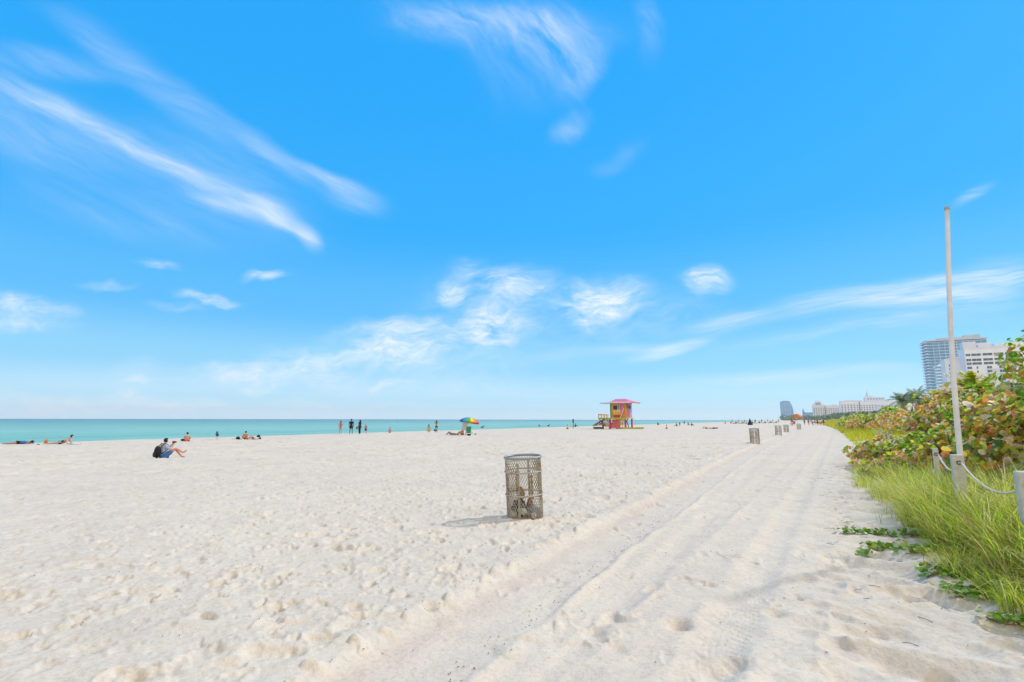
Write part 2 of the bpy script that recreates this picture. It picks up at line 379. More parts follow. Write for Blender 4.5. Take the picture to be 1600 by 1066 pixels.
# ------------------------------------------------------------------ sand: one sheet, fine in front and coarse to the horizon
ang = np.concatenate([np.arange(-180, -62, 4.0), np.arange(-62, 62.01, .115), np.arange(65, 180, 4.0)])
ang = R(1) * ang
rr_ = [0.6]
while rr_[-1] < 6800: rr_.append(rr_[-1] * (1.0062 if 2.2 < rr_[-1] < 90 else (1.03 if rr_[-1] < 2.2 else 1.05)))
rr_ = np.array(rr_)
RR, AA = np.meshgrid(rr_, ang, indexing='ij')
X = RR * np.sin(AA); Y = RR * np.cos(AA)
S = -X * CP + Y * SP; T = X * SP + Y * CP
ZZ = base_z(S, T) + detail_z(X, Y, S, T, RR)
nr, na = X.shape
V = np.stack([X, Y, ZZ], -1).reshape(-1, 3)
i = np.arange(nr - 1)[:, None] * na; j = np.arange(na)[None, :]; jn = (np.arange(na)[None, :] + 1) % na
F = np.stack([i + j, i + na + j, i + na + jn, i + jn], -1).reshape(-1, 4)[:, ::-1]

def sand_mat():
    m = bpy.data.materials.new('sand'); m.use_nodes = True; N = NT(m.node_tree)
    out = N.n('ShaderNodeOutputMaterial'); b = N.n('ShaderNodeBsdfPrincipled'); N.l(b.outputs[0], out.inputs[0])
    t = N.n('ShaderNodeTexCoord'); P = t.outputs['Object']
    f1 = N.noise(P, .35, 5, .6); f2 = N.noise(P, 26, 6, .7); f3 = N.noise(P, 3.1, 4, .6)
    c = N.ramp(f1, [(.3, (.595, .53, .445)), (.7, (.665, .592, .49))])
    at = N.n('ShaderNodeAttribute', attribute_name='turned')
    mx = N.n('ShaderNodeMix', data_type='RGBA'); N.l(at.outputs['Fac'], mx.inputs[0]); N.l(c, mx.inputs[6]); mx.inputs[7].default_value = (.60, .495, .41, 1)
    g = N.ramp(f2, [(.28, (.80, .80, .80)), (.5, (1, 1, 1)), (.75, (1.06, 1.06, 1.06))])
    m1 = N.n('ShaderNodeMix', data_type='RGBA', blend_type='MULTIPLY'); m1.inputs[0].default_value = 1; N.l(mx.outputs[2], m1.inputs[6]); N.l(g, m1.inputs[7])
    g2 = N.ramp(f3, [(.3, (.93, .93, .94)), (.6, (1.02, 1.02, 1.0))])
    m2 = N.n('ShaderNodeMix', data_type='RGBA', blend_type='MULTIPLY'); m2.inputs[0].default_value = 1; N.l(m1.outputs[2], m2.inputs[6]); N.l(g2, m2.inputs[7])
    # tiny dark shell and weed specks
    v = N.n('ShaderNodeTexVoronoi'); v.inputs['Scale'].default_value = 7.0; N.l(P, v.inputs['Vector'])
    sp = N.math('LESS_THAN', v.outputs['Distance'], .045)
    sel = N.n('ShaderNodeSeparateColor'); N.l(v.outputs['Color'], sel.inputs[0])
    sp = N.math('MULTIPLY', sp, N.math('GREATER_THAN', sel.outputs[0], .72))
    m3 = N.n('ShaderNodeMix', data_type='RGBA'); N.l(N.math('MULTIPLY', sp, .55), m3.inputs[0]); N.l(m2.outputs[2], m3.inputs[6]); m3.inputs[7].default_value = (.16, .13, .10, 1)
    N.l(m3.outputs[2], b.inputs['Base Color'])
    b.inputs['Roughness'].default_value = .95; b.inputs['Specular IOR Level'].default_value = .15
    bn = N.n('ShaderNodeBump'); bn.inputs['Strength'].default_value = .55; bn.inputs['Distance'].default_value = .022
    N.l(N.math('ADD', N.math('ADD', N.noise(P, 13, 6, .68), N.math('MULTIPLY', N.noise(P, 4.5, 4, .6), 2.2)), N.math('MULTIPLY', N.noise(P, 1.3, 3, .55), 4.0)), bn.inputs['Height']); N.l(bn.outputs[0], b.inputs['Normal'])
    return m
me = fast_mesh('sand', V, F, sand_mat(), smooth=True)
sbv = (S - 2.72 - lane_shift(T)).ravel(); tv = T.ravel()
turned = np.where(sbv > -.16, np.exp(-((sbv + .16) / .07) ** 2), np.exp(-((sbv + .16) / .26) ** 2)) * (.3 + .55 * vnoise(tv * .45, sbv * 0, 303)) * (tv < 60) * (tv > -5) * 1.0
turned = turned + .3 * np.exp(-((sbv + 1.6) / .4) ** 2) * vnoise(tv * .3, sbv, 305)
at_ = me.attributes.new('turned', 'FLOAT', 'POINT'); at_.data.foreach_set('value', np.clip(turned, 0, 1).astype(np.float32))
tag(link(bpy.data.objects.new('sand', me)), kind='structure')
del RR, AA, X, Y, S, T, ZZ, V, F, sbv, tv

# ------------------------------------------------------------------ sea
def sea_mat():
    m = bpy.data.materials.new('sea_water'); m.use_nodes = True; N = NT(m.node_tree)
    out = N.n('ShaderNodeOutputMaterial'); b = N.n('ShaderNodeBsdfPrincipled'); N.l(b.outputs[0], out.inputs[0])
    t = N.n('ShaderNodeTexCoord'); P = t.outputs['Object']
    sp = N.n('ShaderNodeSeparateXYZ'); N.l(P, sp.inputs[0])        # object x = metres out to sea, y = along
    ws = N.noise(P, .012, 3, .5)
    off = N.math('ADD', sp.outputs[0], N.math('MULTIPLY', N.math('SUBTRACT', ws, .5), 90))
    q = N.math('DIVIDE', N.math('LOGARITHM', N.math('MAXIMUM', off, 40), 10), 4.0)
    c = N.ramp(q, [(.475, (.28, .51, .44)), (.53, (.20, .46, .38)), (.58, (.25, .51, .42)), (.66, (.19, .41, .37)), (.78, (.135, .29, .32)), (.95, (.13, .25, .30))])
    mp = N.n('ShaderNodeMapping'); mp.inputs['Scale'].default_value = (1, .22, 1); N.l(P, mp.inputs['Vector'])
    w1 = N.noise(mp.outputs[0], .11, 5, .65); w2 = N.noise(mp.outputs[0], .9, 4, .6)
    g = N.ramp(w1, [(.3, (.70, .77, .80)), (.7, (1.22, 1.16, 1.12))])
    mm = N.n('ShaderNodeMix', data_type='RGBA', blend_type='MULTIPLY'); mm.inputs[0].default_value = .95; N.l(c, mm.inputs[6]); N.l(g, mm.inputs[7])
    N.l(mm.outputs[2], b.inputs['Base Color'])
    b.inputs['Roughness'].default_value = .35; b.inputs['Specular IOR Level'].default_value = .22; b.inputs['IOR'].default_value = 1.33
    bn = N.n('ShaderNodeBump'); bn.inputs['Strength'].default_value = .8; bn.inputs['Distance'].default_value = .6
    N.l(N.math('ADD', w2, N.math('MULTIPLY', w1, 2.0)), bn.inputs['Height']); N.l(bn.outputs[0], b.inputs['Normal'])
    return m
sb = MB(); sb.add([(40, -2500, 0), (5000, -2500, 0), (5000, 5000, 0), (40, 5000, 0)], [(0, 1, 2, 3)])
sea = sb.build('sea', sea_mat()); sea.location = (0, 0, SEA_Z)
sea.rotation_euler = (0, 0, math.atan2(SP, -CP))
sea.scale = (1, -1, 1)
tag(sea, kind='structure')

# ------------------------------------------------------------------ distant land and buildings
UP = Matrix.Identity(4)
def bldg(name, label, cat, X0, Y0, group=None):
    """corner nearest the sea and the camera; local x inland, y along the beach away from the camera"""
    return thing(name, label, cat, (X0, Y0, -.5), -PHI, group)
M_white = mat('white_stucco', (.84, .86, .92), .8, .05, .08)
M_white2 = mat('pale_stucco', (.74, .78, .86), .8, .05, .08)
M_roofg = mat('grey_roof', (.60, .64, .70), .8, .08, .1)
M_cream = mat('cream_stucco', (.76, .75, .74), .8, .05, .08)
M_win = mat('window_glass_dark', (.10, .16, .22), .15, .25, .3, spec=.6)
M_glass = mat('blue_green_glass', (.16, .40, .66), .25, .18, .09, spec=.4)
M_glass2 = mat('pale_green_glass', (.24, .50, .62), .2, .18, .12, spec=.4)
M_glassb = mat('far_glass_haze_blue', (.20, .47, .82), .7, .12, .05, spec=.1)  # distance haze and sky reflection painted into the blue base colour
def wall_box(nm, x0, x1, y0, y1, z0, z1, m, par, bevel=0):
    b = MB(); b.box(((x0 + x1) / 2, (y0 + y1) / 2, (z0 + z1) / 2), (x1 - x0, y1 - y0, z1 - z0)); return b.build(nm, m, par, bevel=bevel)
def win_mesh(w, h, m=None, frame=True):
    b = MB(); b.cm = 0; b.box((0, 0, 0), (w, .16, h))
    if frame:
        b.cm = 1
        b.box((0, -.05, -h / 2 - .08), (w + .3, .34, .16)); b.box((0, -.05, 0), (.1, .22, h))
    return b.mesh('window', [m or M_win, M_white])
def windows(par, me_, spots, name='window', rz=0):
    for (x, y, z) in spots:
        o = link(bpy.data.objects.new(name, me_)); setp(o, par); o.location = (x, y, z); o.rotation_euler = (0, 0, rz)

# tall glass tower with floor bands
g = bldg('glass_tower', 'tall blue-green glass high-rise with pale floor bands rising behind the white hotel', 'building', 491, 600); g.scale = (1, 1, 1.06)
wall_box('curtain_wall', 0, 54, 0, 26, 0, 88, M_glass, g)
for k in range(26):
    z = 6 + k * 3.25
    b = MB(); b.box((27, 13, z), (54.8, 26.8, .5)); b.box((-.9, 13, z + .25), (2.2, 27.2, 1.1)); b.build('floor_band', M_white2, g)
b = MB(); b.box((27, 13, 89.2), (56, 28, 1.4)); b.box((31, 13, 91), (38, 18, 2.6)); b.box((44, 12, 93), (14, 10, 3)); b.build('roof', M_roofg, g)
for k in range(9): wall_box('mullion', 5.6 + k * 5.4, 5.9 + k * 5.4, -.5, 0.1, 0, 87.5, M_white2, g)
# lower glass block with balconies on its seaward side
g = bldg('apartment_tower', 'lower green glass tower with stacked white balconies on its left edge', 'building', 434.5, 520)
wall_box('curtain_wall', 0, 13, 0, 18, 0, 56, M_glass2, g)
for k in range(16):
    z = 5 + k * 3.2
    b = MB(); b.lathe([(2.6, -.2), (2.7, 0), (2.7, 1.0), (2.55, 1.0), (2.5, -.1)], 14, (0, 2, z)); b.build('balcony', M_white, g)
    wall_box('floor_band', 1.5, 13.2, -.35, -.02, z, z + .45, M_white2, g)
b = MB(); b.box((6.5, 9, 56.8), (14, 19, 1.6)); b.box((4, 9, 58), (3, 6, 2)); b.box((9, 9, 58), (3, 6, 2)); b.build('roof', M_white, g)
# slim white tower
g = bldg('slim_tower', 'narrow plain white tower with one column of small windows, behind the white pole', 'building', 399.5, 470); g.scale = (1, 1, 1.05)
wall_box('wall', 0, 15, 0, 16, 0, 54, M_white, g)
b = MB(); b.box((7.5, 8, 54.6), (15.6, 16.6, 1.2)); b.box((9, 8, 55.8), (8, 8, 1.6)); b.build('roof', M_white2, g)
wm = win_mesh(1.3, 1.7, frame=False)
windows(g, wm, [(3.2, -.03, 5 + k * 3.4) for k in range(14)]); windows(g, wm, [(12.4, -.03, 5 + k * 3.4) for k in range(14)])
# white hotel
g = bldg('hotel_block', 'broad white hotel with dark banded top-floor windows and rooftop plant rooms', 'building', 401, 450); g.scale = (1, 1, 1.075)
wall_box('wall', 0, 39, 0, 18, 0, 59.6, M_white, g)
b = MB(); b.box((19.5, 9, 60.2), (39.8, 18.8, 1.2)); b.box((5, 9, 63.2), (9, 9, 6)); b.box((15.5, 9, 62.6), (9, 8, 4.6)); b.box((27, 9, 62), (10, 8, 4)); b.box((35, 9, 62.2), (6, 8, 4.4)); b.build('roof', M_white2, g)
band = win_mesh(6.3, 1.9); single = win_mesh(3.2, 1.9); slot = win_mesh(1.0, 1.9, frame=False)
for r_, z in enumerate((54.8, 50.6, 47.6)):
    windows(g, band, [(7.6, -.03, z), (15.2, -.03, z), (22.6, -.03, z), (30, -.03, z)]); windows(g, single, [(2.2, -.03, z)])
for k in range(13):
    z = 44.2 - k * 3.3
    windows(g, single, [(2.2, -.03, z), (15.4, -.03, z), (23.4, -.03, z), (31, -.03, z), (36.5, -.03, z)]); windows(g, slot, [(7.4, -.03, z)])
for k in range(12):
    z = 42.4 - k * 3.3
    wall_box('balcony', 12.8, 26.4, -1.3, -.02, z, z + .35, M_white2, g)
# pale blocks farther down the shore
def slab_hotel(label, X0, Y0, W_, D_, H, cols, m, pent=None, wincol=None):
    g = bldg('beach_hotel', label, 'building', X0, Y0, 'pale hotels along the far shore')
    wall_box('wall', 0, W_, 0, D_, 0, H, m, g)
    b = MB(); b.box((W_ / 2, D_ / 2, H + .5), (W_ + 1.2, D_ + 1.2, 1.0))
    for p in (pent or []): b.box((p[0], D_ / 2, H + 1 + p[2] / 2), (p[1], D_ * .6, p[2]))
    b.build('roof', M_roofg if m is M_white2 else M_white2, g)
    wd = W_ / cols
    wmesh = MB(); wmesh.box((0, 0, 0), (wd * .52, .3, 0.92 * (H - 5))); me_ = wmesh.mesh('window_strip', wincol or M_win)
    windows(g, me_, [(wd * (k + .5), -.05, H / 2 - .3) for k in range(cols)], 'window_strip')
    for k in range(int(H // 3.4) - 1): wall_box('floor_band', .2, W_ - .2, -.42, -.21, 4 + k * 3.4, 4.9 + k * 3.4, m, g)
    return g
M_wins = mat('grey_blue_window_strip', (.42, .50, .60), .3, .2, .2)  # one grey-blue tone for the window strips of the far hotels
slab_hotel('cream hotel block with a stepped penthouse, left end of the far hotel row', 583, 1000, 20, 30, 30, 5, M_cream, [(9.5, 9, 8), (9.5, 14, 4)], M_wins)
slab_hotel('cream hotel block in the middle of the row, lower flat roof', 601.5, 990, 26, 30, 28.5, 7, M_cream, [(16, 8, 2)], M_wins)
slab_hotel('long white hotel slab with a tall dark slit in its facade', 573.5, 900, 27, 26, 33.5, 6, M_white, [(20, 26, 1.5)], M_wins)
slab_hotel('long white hotel slab to the right of the dark slit', 600, 889, 52, 26, 32.5, 13, M_white, [(30, 30, 1.5)], M_wins)
slab_hotel('low white hotel in front of the row, partly behind orange bushes', 496, 700, 28, 20, 20.5, 4, M_white, [(8, 9, 1.5), (20, 9, 1.5)], M_wins)
g = bldg('spire_hotel', 'pale hotel with stepped top and thin spire standing behind the hotel row', 'building', 748, 1080)
wall_box('wall', -6, 58, 0, 30, 0, 42, M_white2, g); b = MB(); b.box((12, 15, 45.5), (36, 22, 7)); b.box((3, 15, 50.5), (12, 12, 5)); b.build('stepped_top', M_white2, g)
b = MB(); b.lathe([(2.6, 0), (2.0, 3), (1.2, 5), (.5, 9), (.12, 13)], 8, (0, 15, 53)); b.build('spire', M_roofg, g)
wmesh = MB(); wmesh.box((0, 0, 0), (2.6, .3, 3)); me_ = wmesh.mesh('window', M_wins); windows(g, me_, [(x, 3.7, 46) for x in (0, 5, 10, 15, 20, 25)])
windows(g, me_, [(x, -.05, 38.5) for x in range(0, 56, 5)])
# far blue tower with a curved shoulder
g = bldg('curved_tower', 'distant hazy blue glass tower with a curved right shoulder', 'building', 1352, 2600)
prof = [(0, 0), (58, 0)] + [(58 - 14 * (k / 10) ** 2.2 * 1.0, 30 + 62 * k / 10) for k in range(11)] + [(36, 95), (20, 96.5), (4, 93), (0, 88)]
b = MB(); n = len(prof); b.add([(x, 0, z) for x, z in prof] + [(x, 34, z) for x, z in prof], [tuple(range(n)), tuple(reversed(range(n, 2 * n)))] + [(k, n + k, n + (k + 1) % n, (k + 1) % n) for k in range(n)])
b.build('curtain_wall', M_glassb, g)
for k in range(20): wall_box('floor_band', 1, 45 + (8 if k < 9 else 2), -.9, -.05, 5 + k * 4.3, 5.9 + k * 4.3, M_white2, g)
for k in range(4): wall_box('mullion', 9 + k * 11, 10.4 + k * 11, -1.6, -.95, 0, 86, M_white2, g)
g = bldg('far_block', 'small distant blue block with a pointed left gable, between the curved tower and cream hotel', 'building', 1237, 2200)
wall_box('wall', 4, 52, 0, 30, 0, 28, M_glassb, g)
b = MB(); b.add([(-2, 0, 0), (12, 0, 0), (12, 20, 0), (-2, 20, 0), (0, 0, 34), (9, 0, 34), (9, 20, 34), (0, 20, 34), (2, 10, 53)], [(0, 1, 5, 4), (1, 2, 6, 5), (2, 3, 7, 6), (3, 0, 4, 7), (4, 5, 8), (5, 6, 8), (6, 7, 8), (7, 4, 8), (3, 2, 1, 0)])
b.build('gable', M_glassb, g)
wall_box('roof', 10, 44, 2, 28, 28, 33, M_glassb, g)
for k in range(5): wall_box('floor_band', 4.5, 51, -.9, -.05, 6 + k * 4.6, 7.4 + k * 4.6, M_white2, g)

# ------------------------------------------------------------------ leaves, grasses
def leaf_set(P, Nn, size, shape=1.0, fold=.25, droop=.0):
    """rounded leaves: P centres, Nn normals -> verts, faces (two pentagons each)"""
    n = len(P); r = rng.normal(size=(n, 3)); Nn = Nn / np.linalg.norm(Nn, axis=1, keepdims=True)
    A = np.cross(Nn, r); A /= np.linalg.norm(A, axis=1, keepdims=True); B = np.cross(Nn, A)
    sz = size[:, None]
    def pt(u, v, w): return P + A * (u * sz) + B * (v * sz * shape) + Nn * (w * sz)
    base, tip = pt(-.5, 0, 0), pt(.5, 0, -droop)
    L = [pt(-.32, .36, fold * .36), pt(.05, .5, fold * .5), pt(.38, .3, fold * .3)]; Rr = [pt(-.32, -.36, fold * .36), pt(.05, -.5, fold * .5), pt(.38, -.3, fold * .3)]
    V = np.stack([base] + Rr + [tip] + L[::-1], 1).reshape(-1, 3)      # 8 verts: base r1 r2 r3 tip l3 l2 l1
    o = np.arange(n)[:, None] * 8
    F = np.concatenate([o + np.array([[0, 1, 2, 3, 4]]), o + np.array([[0, 4, 5, 6, 7]])])
    return V, F
def blade_set(P, D, length, width, bend, seg=4):
    """grass blades: P roots, D lean directions (xy unit), curved"""
    n = len(P); up = np.array([0, 0, 1.0]); D3 = np.concatenate([D, np.zeros((n, 1))], 1)
    side = np.stack([-D[:, 1], D[:, 0], np.zeros(n)], 1)
    tw = rng.uniform(-1, 1, n)[:, None]; side = side * np.sqrt(1 - .5 * tw * tw) + D3 * tw * .7
    pts = []; pos = P.copy(); a = rng.uniform(.05, .45, n)
    for k in range(seg + 1):
        w = width * (1 - (k / seg) ** 1.6) + .0008
        pts += [pos - side * w[:, None] / 2, pos + side * w[:, None] / 2]
        pos = pos + (D3 * np.sin(a)[:, None] + up * np.cos(a)[:, None]) * (length / seg)[:, None]; a = a + bend / seg
    V = np.stack(pts, 1).reshape(-1, 3); o = np.arange(n)[:, None] * (2 * seg + 2)
    F = np.concatenate([o + np.array([[2 * k, 2 * k + 1, 2 * k + 3, 2 * k + 2]]) for k in range(seg)])
    return V, F
def zz(x, y):
    s, t = xy2st(x, y); return base_z(s, t)
GRAPE = [(0.0, (0.114, 0.256, 0.032)), (0.12, (0.207, 0.382, 0.033)), (0.258, (0.375, 0.541, 0.045)), (0.378, (0.67, 0.67, 0.08)), (0.482, (0.9, 0.595, 0.076)), (0.568, (0.9, 0.43, 0.077)), (0.636, (0.772, 0.276, 0.087)), (0.688, (0.438, 0.181, 0.095)), (0.757, (0.9, 0.765, 0.553)), (0.817, (0.532, 0.58, 0.155)), (0.86, (0.9, 0.134, 0.087)), (0.9, (0.84, 0.735, 0.546)), (1.0, (0.777, 0.693, 0.441))]
GRAPE_OR = [(0.0, (0.194, 0.28, 0.045)), (0.129, (0.366, 0.435, 0.045)), (0.258, (0.739, 0.581, 0.078)), (0.387, (0.9, 0.526, 0.091)), (0.533, (0.9, 0.413, 0.093)), (0.645, (0.88, 0.308, 0.103)), (0.705, (0.9, 0.803, 0.574)), (0.8, (0.459, 0.193, 0.087)), (0.86, (0.255, 0.393, 0.049)), (0.9, (0.84, 0.735, 0.546)), (1.0, (0.777, 0.693, 0.441))]
GRAPE_GR = [(0.0, (0.104, 0.256, 0.034)), (0.172, (0.192, 0.4, 0.035)), (0.387, (0.445, 0.671, 0.044)), (0.533, (0.687, 0.737, 0.061)), (0.636, (0.9, 0.582, 0.081)), (0.722, (0.626, 0.275, 0.075)), (0.791, (0.9, 0.839, 0.588)), (0.86, (0.246, 0.351, 0.113)), (0.9, (0.84, 0.735, 0.546)), (1.0, (0.777, 0.693, 0.441))]
ML = {'mix': leaf_mat('sea_grape_leaf', GRAPE, .62), 'orange': leaf_mat('sea_grape_leaf_orange', GRAPE_OR, .62), 'green': leaf_mat('sea_grape_leaf_green', GRAPE_GR, .62)}
M_stem = mat('grey_twig', (.20, .15, .10), .85, .2, 12)
def bush(s, t, rs, rt, h, kind, label, leaf=.15, dens=1.0, sink=0.0):
    x, y = st2xy(s, t); z = float(base_z(s, t)) - sink
    root = thing('sea_grape_bush', label, 'shrub', (x, y, z), -PHI, 'sea grape shrubs on the dune')
    area = 2 * math.pi * ((rs * rt) ** .8 + (rs * h) ** .8 + (rt * h) ** .8) / 3 * 1.25
    n = int(min(14000, 2.6 * area / (leaf * leaf * .7) * dens))
    d = rng.normal(size=(n, 3)); d[:, 2] = np.abs(d[:, 2]) * .9 + .02; d /= np.linalg.norm(d, axis=1, keepdims=True)
    az, el = np.arctan2(d[:, 1], d[:, 0]), d[:, 2]
    sd_ = rng.integers(1000); lob = 1 + .75 * fbm(az * 1.6 + 10, el * 3.2, sd_, 3)
    # wrap-safe lobes
    lob = 1 + .8 * (vnoise(d[:, 0] * 2.3 + 7, d[:, 1] * 2.3 + d[:, 2] * 2.9, sd_) - .5) + .35 * (vnoise(d[:, 0] * 6 + 7, d[:, 1] * 6 + d[:, 2] * 7, sd_ + 3) - .5)
    depth = 1 - np.abs(rng.normal(0, .16, n)); depth = np.clip(depth, .35, 1)
    P = d * (lob * depth)[:, None] * np.array([rs, rt, h])
    P[:, 2] = np.maximum(P[:, 2], .04)
    Nn = d + rng.normal(size=(n, 3)) * .75 + np.array([0.1, .1, .35])
    V, F = leaf_set(P, Nn, leaf * rng.uniform(.6, 1.2, n), 1.05, rng.uniform(.1, .45), .08)
    me = fast_mesh('foliage', V, F, ML[kind]); o = link(bpy.data.objects.new('foliage', me)); setp(o, root)
    b = MB()
    for k in range(int(14 + 8 * rs)):
        a = rng.uniform(0, 2 * math.pi); e = rng.uniform(.25, .95)
        q = Vector((math.cos(a) * rs * e, math.sin(a) * rt * e, h * math.sqrt(max(.05, 1 - e * e)) * rng.uniform(.75, .95)))
        p0 = Vector((q.x * .12, q.y * .12, -.1)); mid = (p0 + q) / 2 + Vector((rng.uniform(-.1, .1), rng.uniform(-.1, .1), -.1 * h))
        b.tube([p0, mid, q], [.03, .02, .008], 5)
    b.build('stem', M_stem, root, smooth=True)
    return root
# big shrubs from the right edge away along the dune (s, t, rs, rt, h)
bush(-5.3, 14.5, 1.5, 1.8, 3.15, 'green', 'tallest sea grape shrub at the right edge, green and yellow leaves', .125, 1.1)
bush(-3.8, 12.3, 1.2, 1.7, 1.35, 'mix', 'leafy sea grape shrub with grey and brown leaves behind the right-hand post', .125, 1.2)
bush(-4.7, 16.8, 1.5, 1.7, 1.7, 'green', 'yellow-green sea grape shrub just right of the white pole', .125, 1.1)
bush(-3.4, 15.4, 1.2, 1.5, 1.05, 'mix', 'mottled sea grape shrub behind the base of the white pole', .125, 1.2)
bush(-5.0, 21.5, 1.7, 2.2, 1.65, 'mix', 'mottled sea grape shrub just left of the white pole', .135, 1.1)
bush(-3.5, 18.8, 1.1, 1.5, .85, 'green', 'low green sea grape shrub with dark leaves left of the pole', .135, 1.2)
bush(-2.75, 20.3, 1.2, 1.9, .6, 'mix', 'sprawling orange and green sea grape reaching out onto the sand', .125, 1.2)
bush(-2.35, 16.6, .9, 1.3, .5, 'mix', 'small sea grape with rusty leaves above the tall grass', .12, 1.2)
bush(-6.6, 26.5, 1.8, 2.8, 1.85, 'orange', 'orange sea grape shrub, nearest of the rusty row', .16)
bush(-5.7, 25.5, 1.1, 2.0, .7, 'green', 'dark leaved green shrub in front of the orange row', .16)
bush(-7.8, 31.5, 2.0, 3.2, 1.6, 'orange', 'orange sea grape shrub below the grey palms', .2)
bush(-7.7, 33.5, 1.4, 3.0, .85, 'orange', 'pinkish orange shrub behind the lime ground cover', .2)
bush(-8.4, 40, 2.0, 3.8, 1.4, 'orange', 'orange shrub midway along the dune with pale leaf backs', .22)
bush(-7.6, 44, 1.6, 3.4, .75, 'orange', 'low rusty shrub midway along the dune', .22)
bush(-10.2, 47, 2.2, 4.0, 1.2, 'green', 'green shrub on the dune crest left of the palms', .24)
bush(-9.0, 55, 2.2, 4.8, 1.1, 'orange', 'rusty shrub at the far end of the orange row', .26)
bush(-10.8, 62, 2.2, 5.0, .85, 'green', 'dark green shrub at the far end of the dune', .28)
bush(-4.9, 36.5, .8, 1.2, .4, 'orange', 'single small orange shrub in the lime ground cover by the sand', .16)
bush(-8.0, 60, 1.9, 4.5, 1.35, 'orange', 'rusty orange shrub on the dune above the far lime strip', .24)
bush(-8.6, 66, 2.2, 5.0, 1.7, 'green', 'dark green shrub crowning the far dune behind the rusty one', .26)
bush(-7.8, 73, 1.8, 5.0, 1.2, 'orange', 'small-looking rusty shrub near the far tip of the dune growth', .26)
bush(-8.6, 84, 2.2, 6.0, 1.5, 'green', 'green shrub near the far tip of the dune growth', .3)
bush(-9.0, 99, 2.2, 7.0, 1.4, 'green', 'farthest green shrub on the dune, by the walkers', .32)
bush(-7.4, 47, 1.2, 3.0, .7, 'orange', 'low orange shrub rising out of the lime ground cover', .2)
bush(-10.0, 22.5, 2.2, 2.6, 1.6, 'green', 'green shrub behind the first row, below the glass tower', .2)
bush(-9.0, 18.0, 2.4, 2.6, 2.1, 'green', 'tall green shrub behind the white pole', .2)

# tall dune grass at the right, stuff
def veg_points(n, t0, t1, s_out, s_in, power=1.0):
    t = rng.uniform(t0, t1, n); q = rng.uniform(0, 1, n) ** power
    s = veg_edge(t) - s_out - q * s_in
    x, y = st2xy(s, t); return x, y, s, t
M_grass = leaf_mat('dune_grass_blade', [(0, (.10, .20, .015)), (.15, (.30, .50, .02)), (.36, (.60, .76, .03)), (.54, (.72, .78, .08)), (.66, (.86, .85, .38)), (.76, (.85, .74, .22)), (.88, (.62, .42, .13)), (1, (.24, .14, .06))], .62, .5)
Vs, Fs, off = [], [], 0
def add_tufts(cx, cy, nb, L0, L1, spread, w, bend0=.5, bend1=1.7):
    global off
    for k in range(len(cx)):
        n = nb; a = rng.uniform(0, 2 * math.pi, n); r = spread * np.sqrt(rng.uniform(0, 1, n))
        px = cx[k] + r * np.cos(a); py = cy[k] + r * np.sin(a)
        P = np.stack([px, py, zz(px, py) - .02], 1)
        a2 = a + rng.normal(0, .7, n); D = np.stack([np.cos(a2), np.sin(a2)], 1)
        V, F = blade_set(P, D, rng.uniform(L0, L1, n), np.full(n, w), rng.uniform(bend0, bend1, n))
        Vs.append(V); Fs.append(F + off); off += len(V)
x, y, s, t = veg_points(60, 5.0, 12.5, .25, 2.2); add_tufts(x, y, 150, .35, .9, .11, .0085, .5, 2.2)
x, y, s, t = veg_points(34, 5.0, 9.5, .15, .9); add_tufts(x, y, 110, .4, .9, .09, .0085, .8, 2.4)
x, y, s, t = veg_points(50, 11.0, 17.5, .35, 1.6); add_tufts(x, y, 110, .3, .75, .15, .0085, .5, 2.2)
x, y, s, t = veg_points(90, 5.5, 19, .05, .6); add_tufts(x, y, 45, .16, .42, .14, .006, .8, 2.4)
x, y, s, t = veg_points(14, 5.6, 10.5, .4, 1.3); add_tufts(x, y, 170, .7, 1.15, .12, .010, 1.0, 2.5)
x, y, s, t = veg_points(40, 4.2, 7.4, .0, 1.8); add_tufts(x, y, 100, .15, .42, .13, .0075, .8, 2.4)
x, y, s, t = veg_points(320, 4, 16, .0, 2.6); add_tufts(x, y, 6, .1, .45, .25, .006, .8, 2.6)
me = fast_mesh('dune_grass', np.concatenate(Vs), np.concatenate(Fs), M_grass)
tag(link(bpy.data.objects.new('dune_grass', me)), 'tall arching green dune grass in front of the rope fence', 'grass', kind='stuff')
# lime ground cover further along
M_lime = leaf_mat('lime_ground_cover', [(0, (.30, .36, .015)), (.3, (.50, .62, .02)), (.6, (.70, .74, .03)), (.85, (.80, .66, .05)), (1, (.5, .32, .06))], .6, .6)
n = 42000; x, y, s, t = veg_points(n, 18, 110, .0, 2.9, 1.0); keep = (t < 110 * rng.uniform(.2, 1, n) + 15) & (vnoise(x * .9, y * .9, 413) > .28 + .35 * (veg_edge(t) - s < .8))
x, y = x[keep], y[keep]; n = len(x); a = rng.uniform(0, 6.28, n)
sc = np.clip(np.hypot(x, y) / 30, .8, 2.6); hv = .35 + 1.5 * vnoise(x * .55, y * .55, 411) * vnoise(x * 1.7, y * 1.7, 412) * 2
V1, F1 = blade_set(np.stack([x, y, zz(x, y) - .03], 1), np.stack([np.cos(a), np.sin(a)], 1), rng.uniform(.14, .40, n) * hv, .012 * sc + .006, rng.uniform(.4, 1.6, n), 3)
me = fast_mesh('ground_cover', V1, F1, M_lime); tag(link(bpy.data.objects.new('ground_cover', me)), 'lime green ground cover spreading along the dune foot', 'ground cover', kind='stuff')
n = 26000; x, y, s, t = veg_points(n, 45, 260, .2, 14, 1.0); a = rng.uniform(0, 6.28, n); sc = np.clip(np.hypot(x, y) / 30, .8, 6)
V1, F1 = blade_set(np.stack([x, y, zz(x, y) - .03], 1), np.stack([np.cos(a), np.sin(a)], 1), rng.uniform(.25, .8, n), .02 * sc, rng.uniform(.4, 1.6, n), 2)
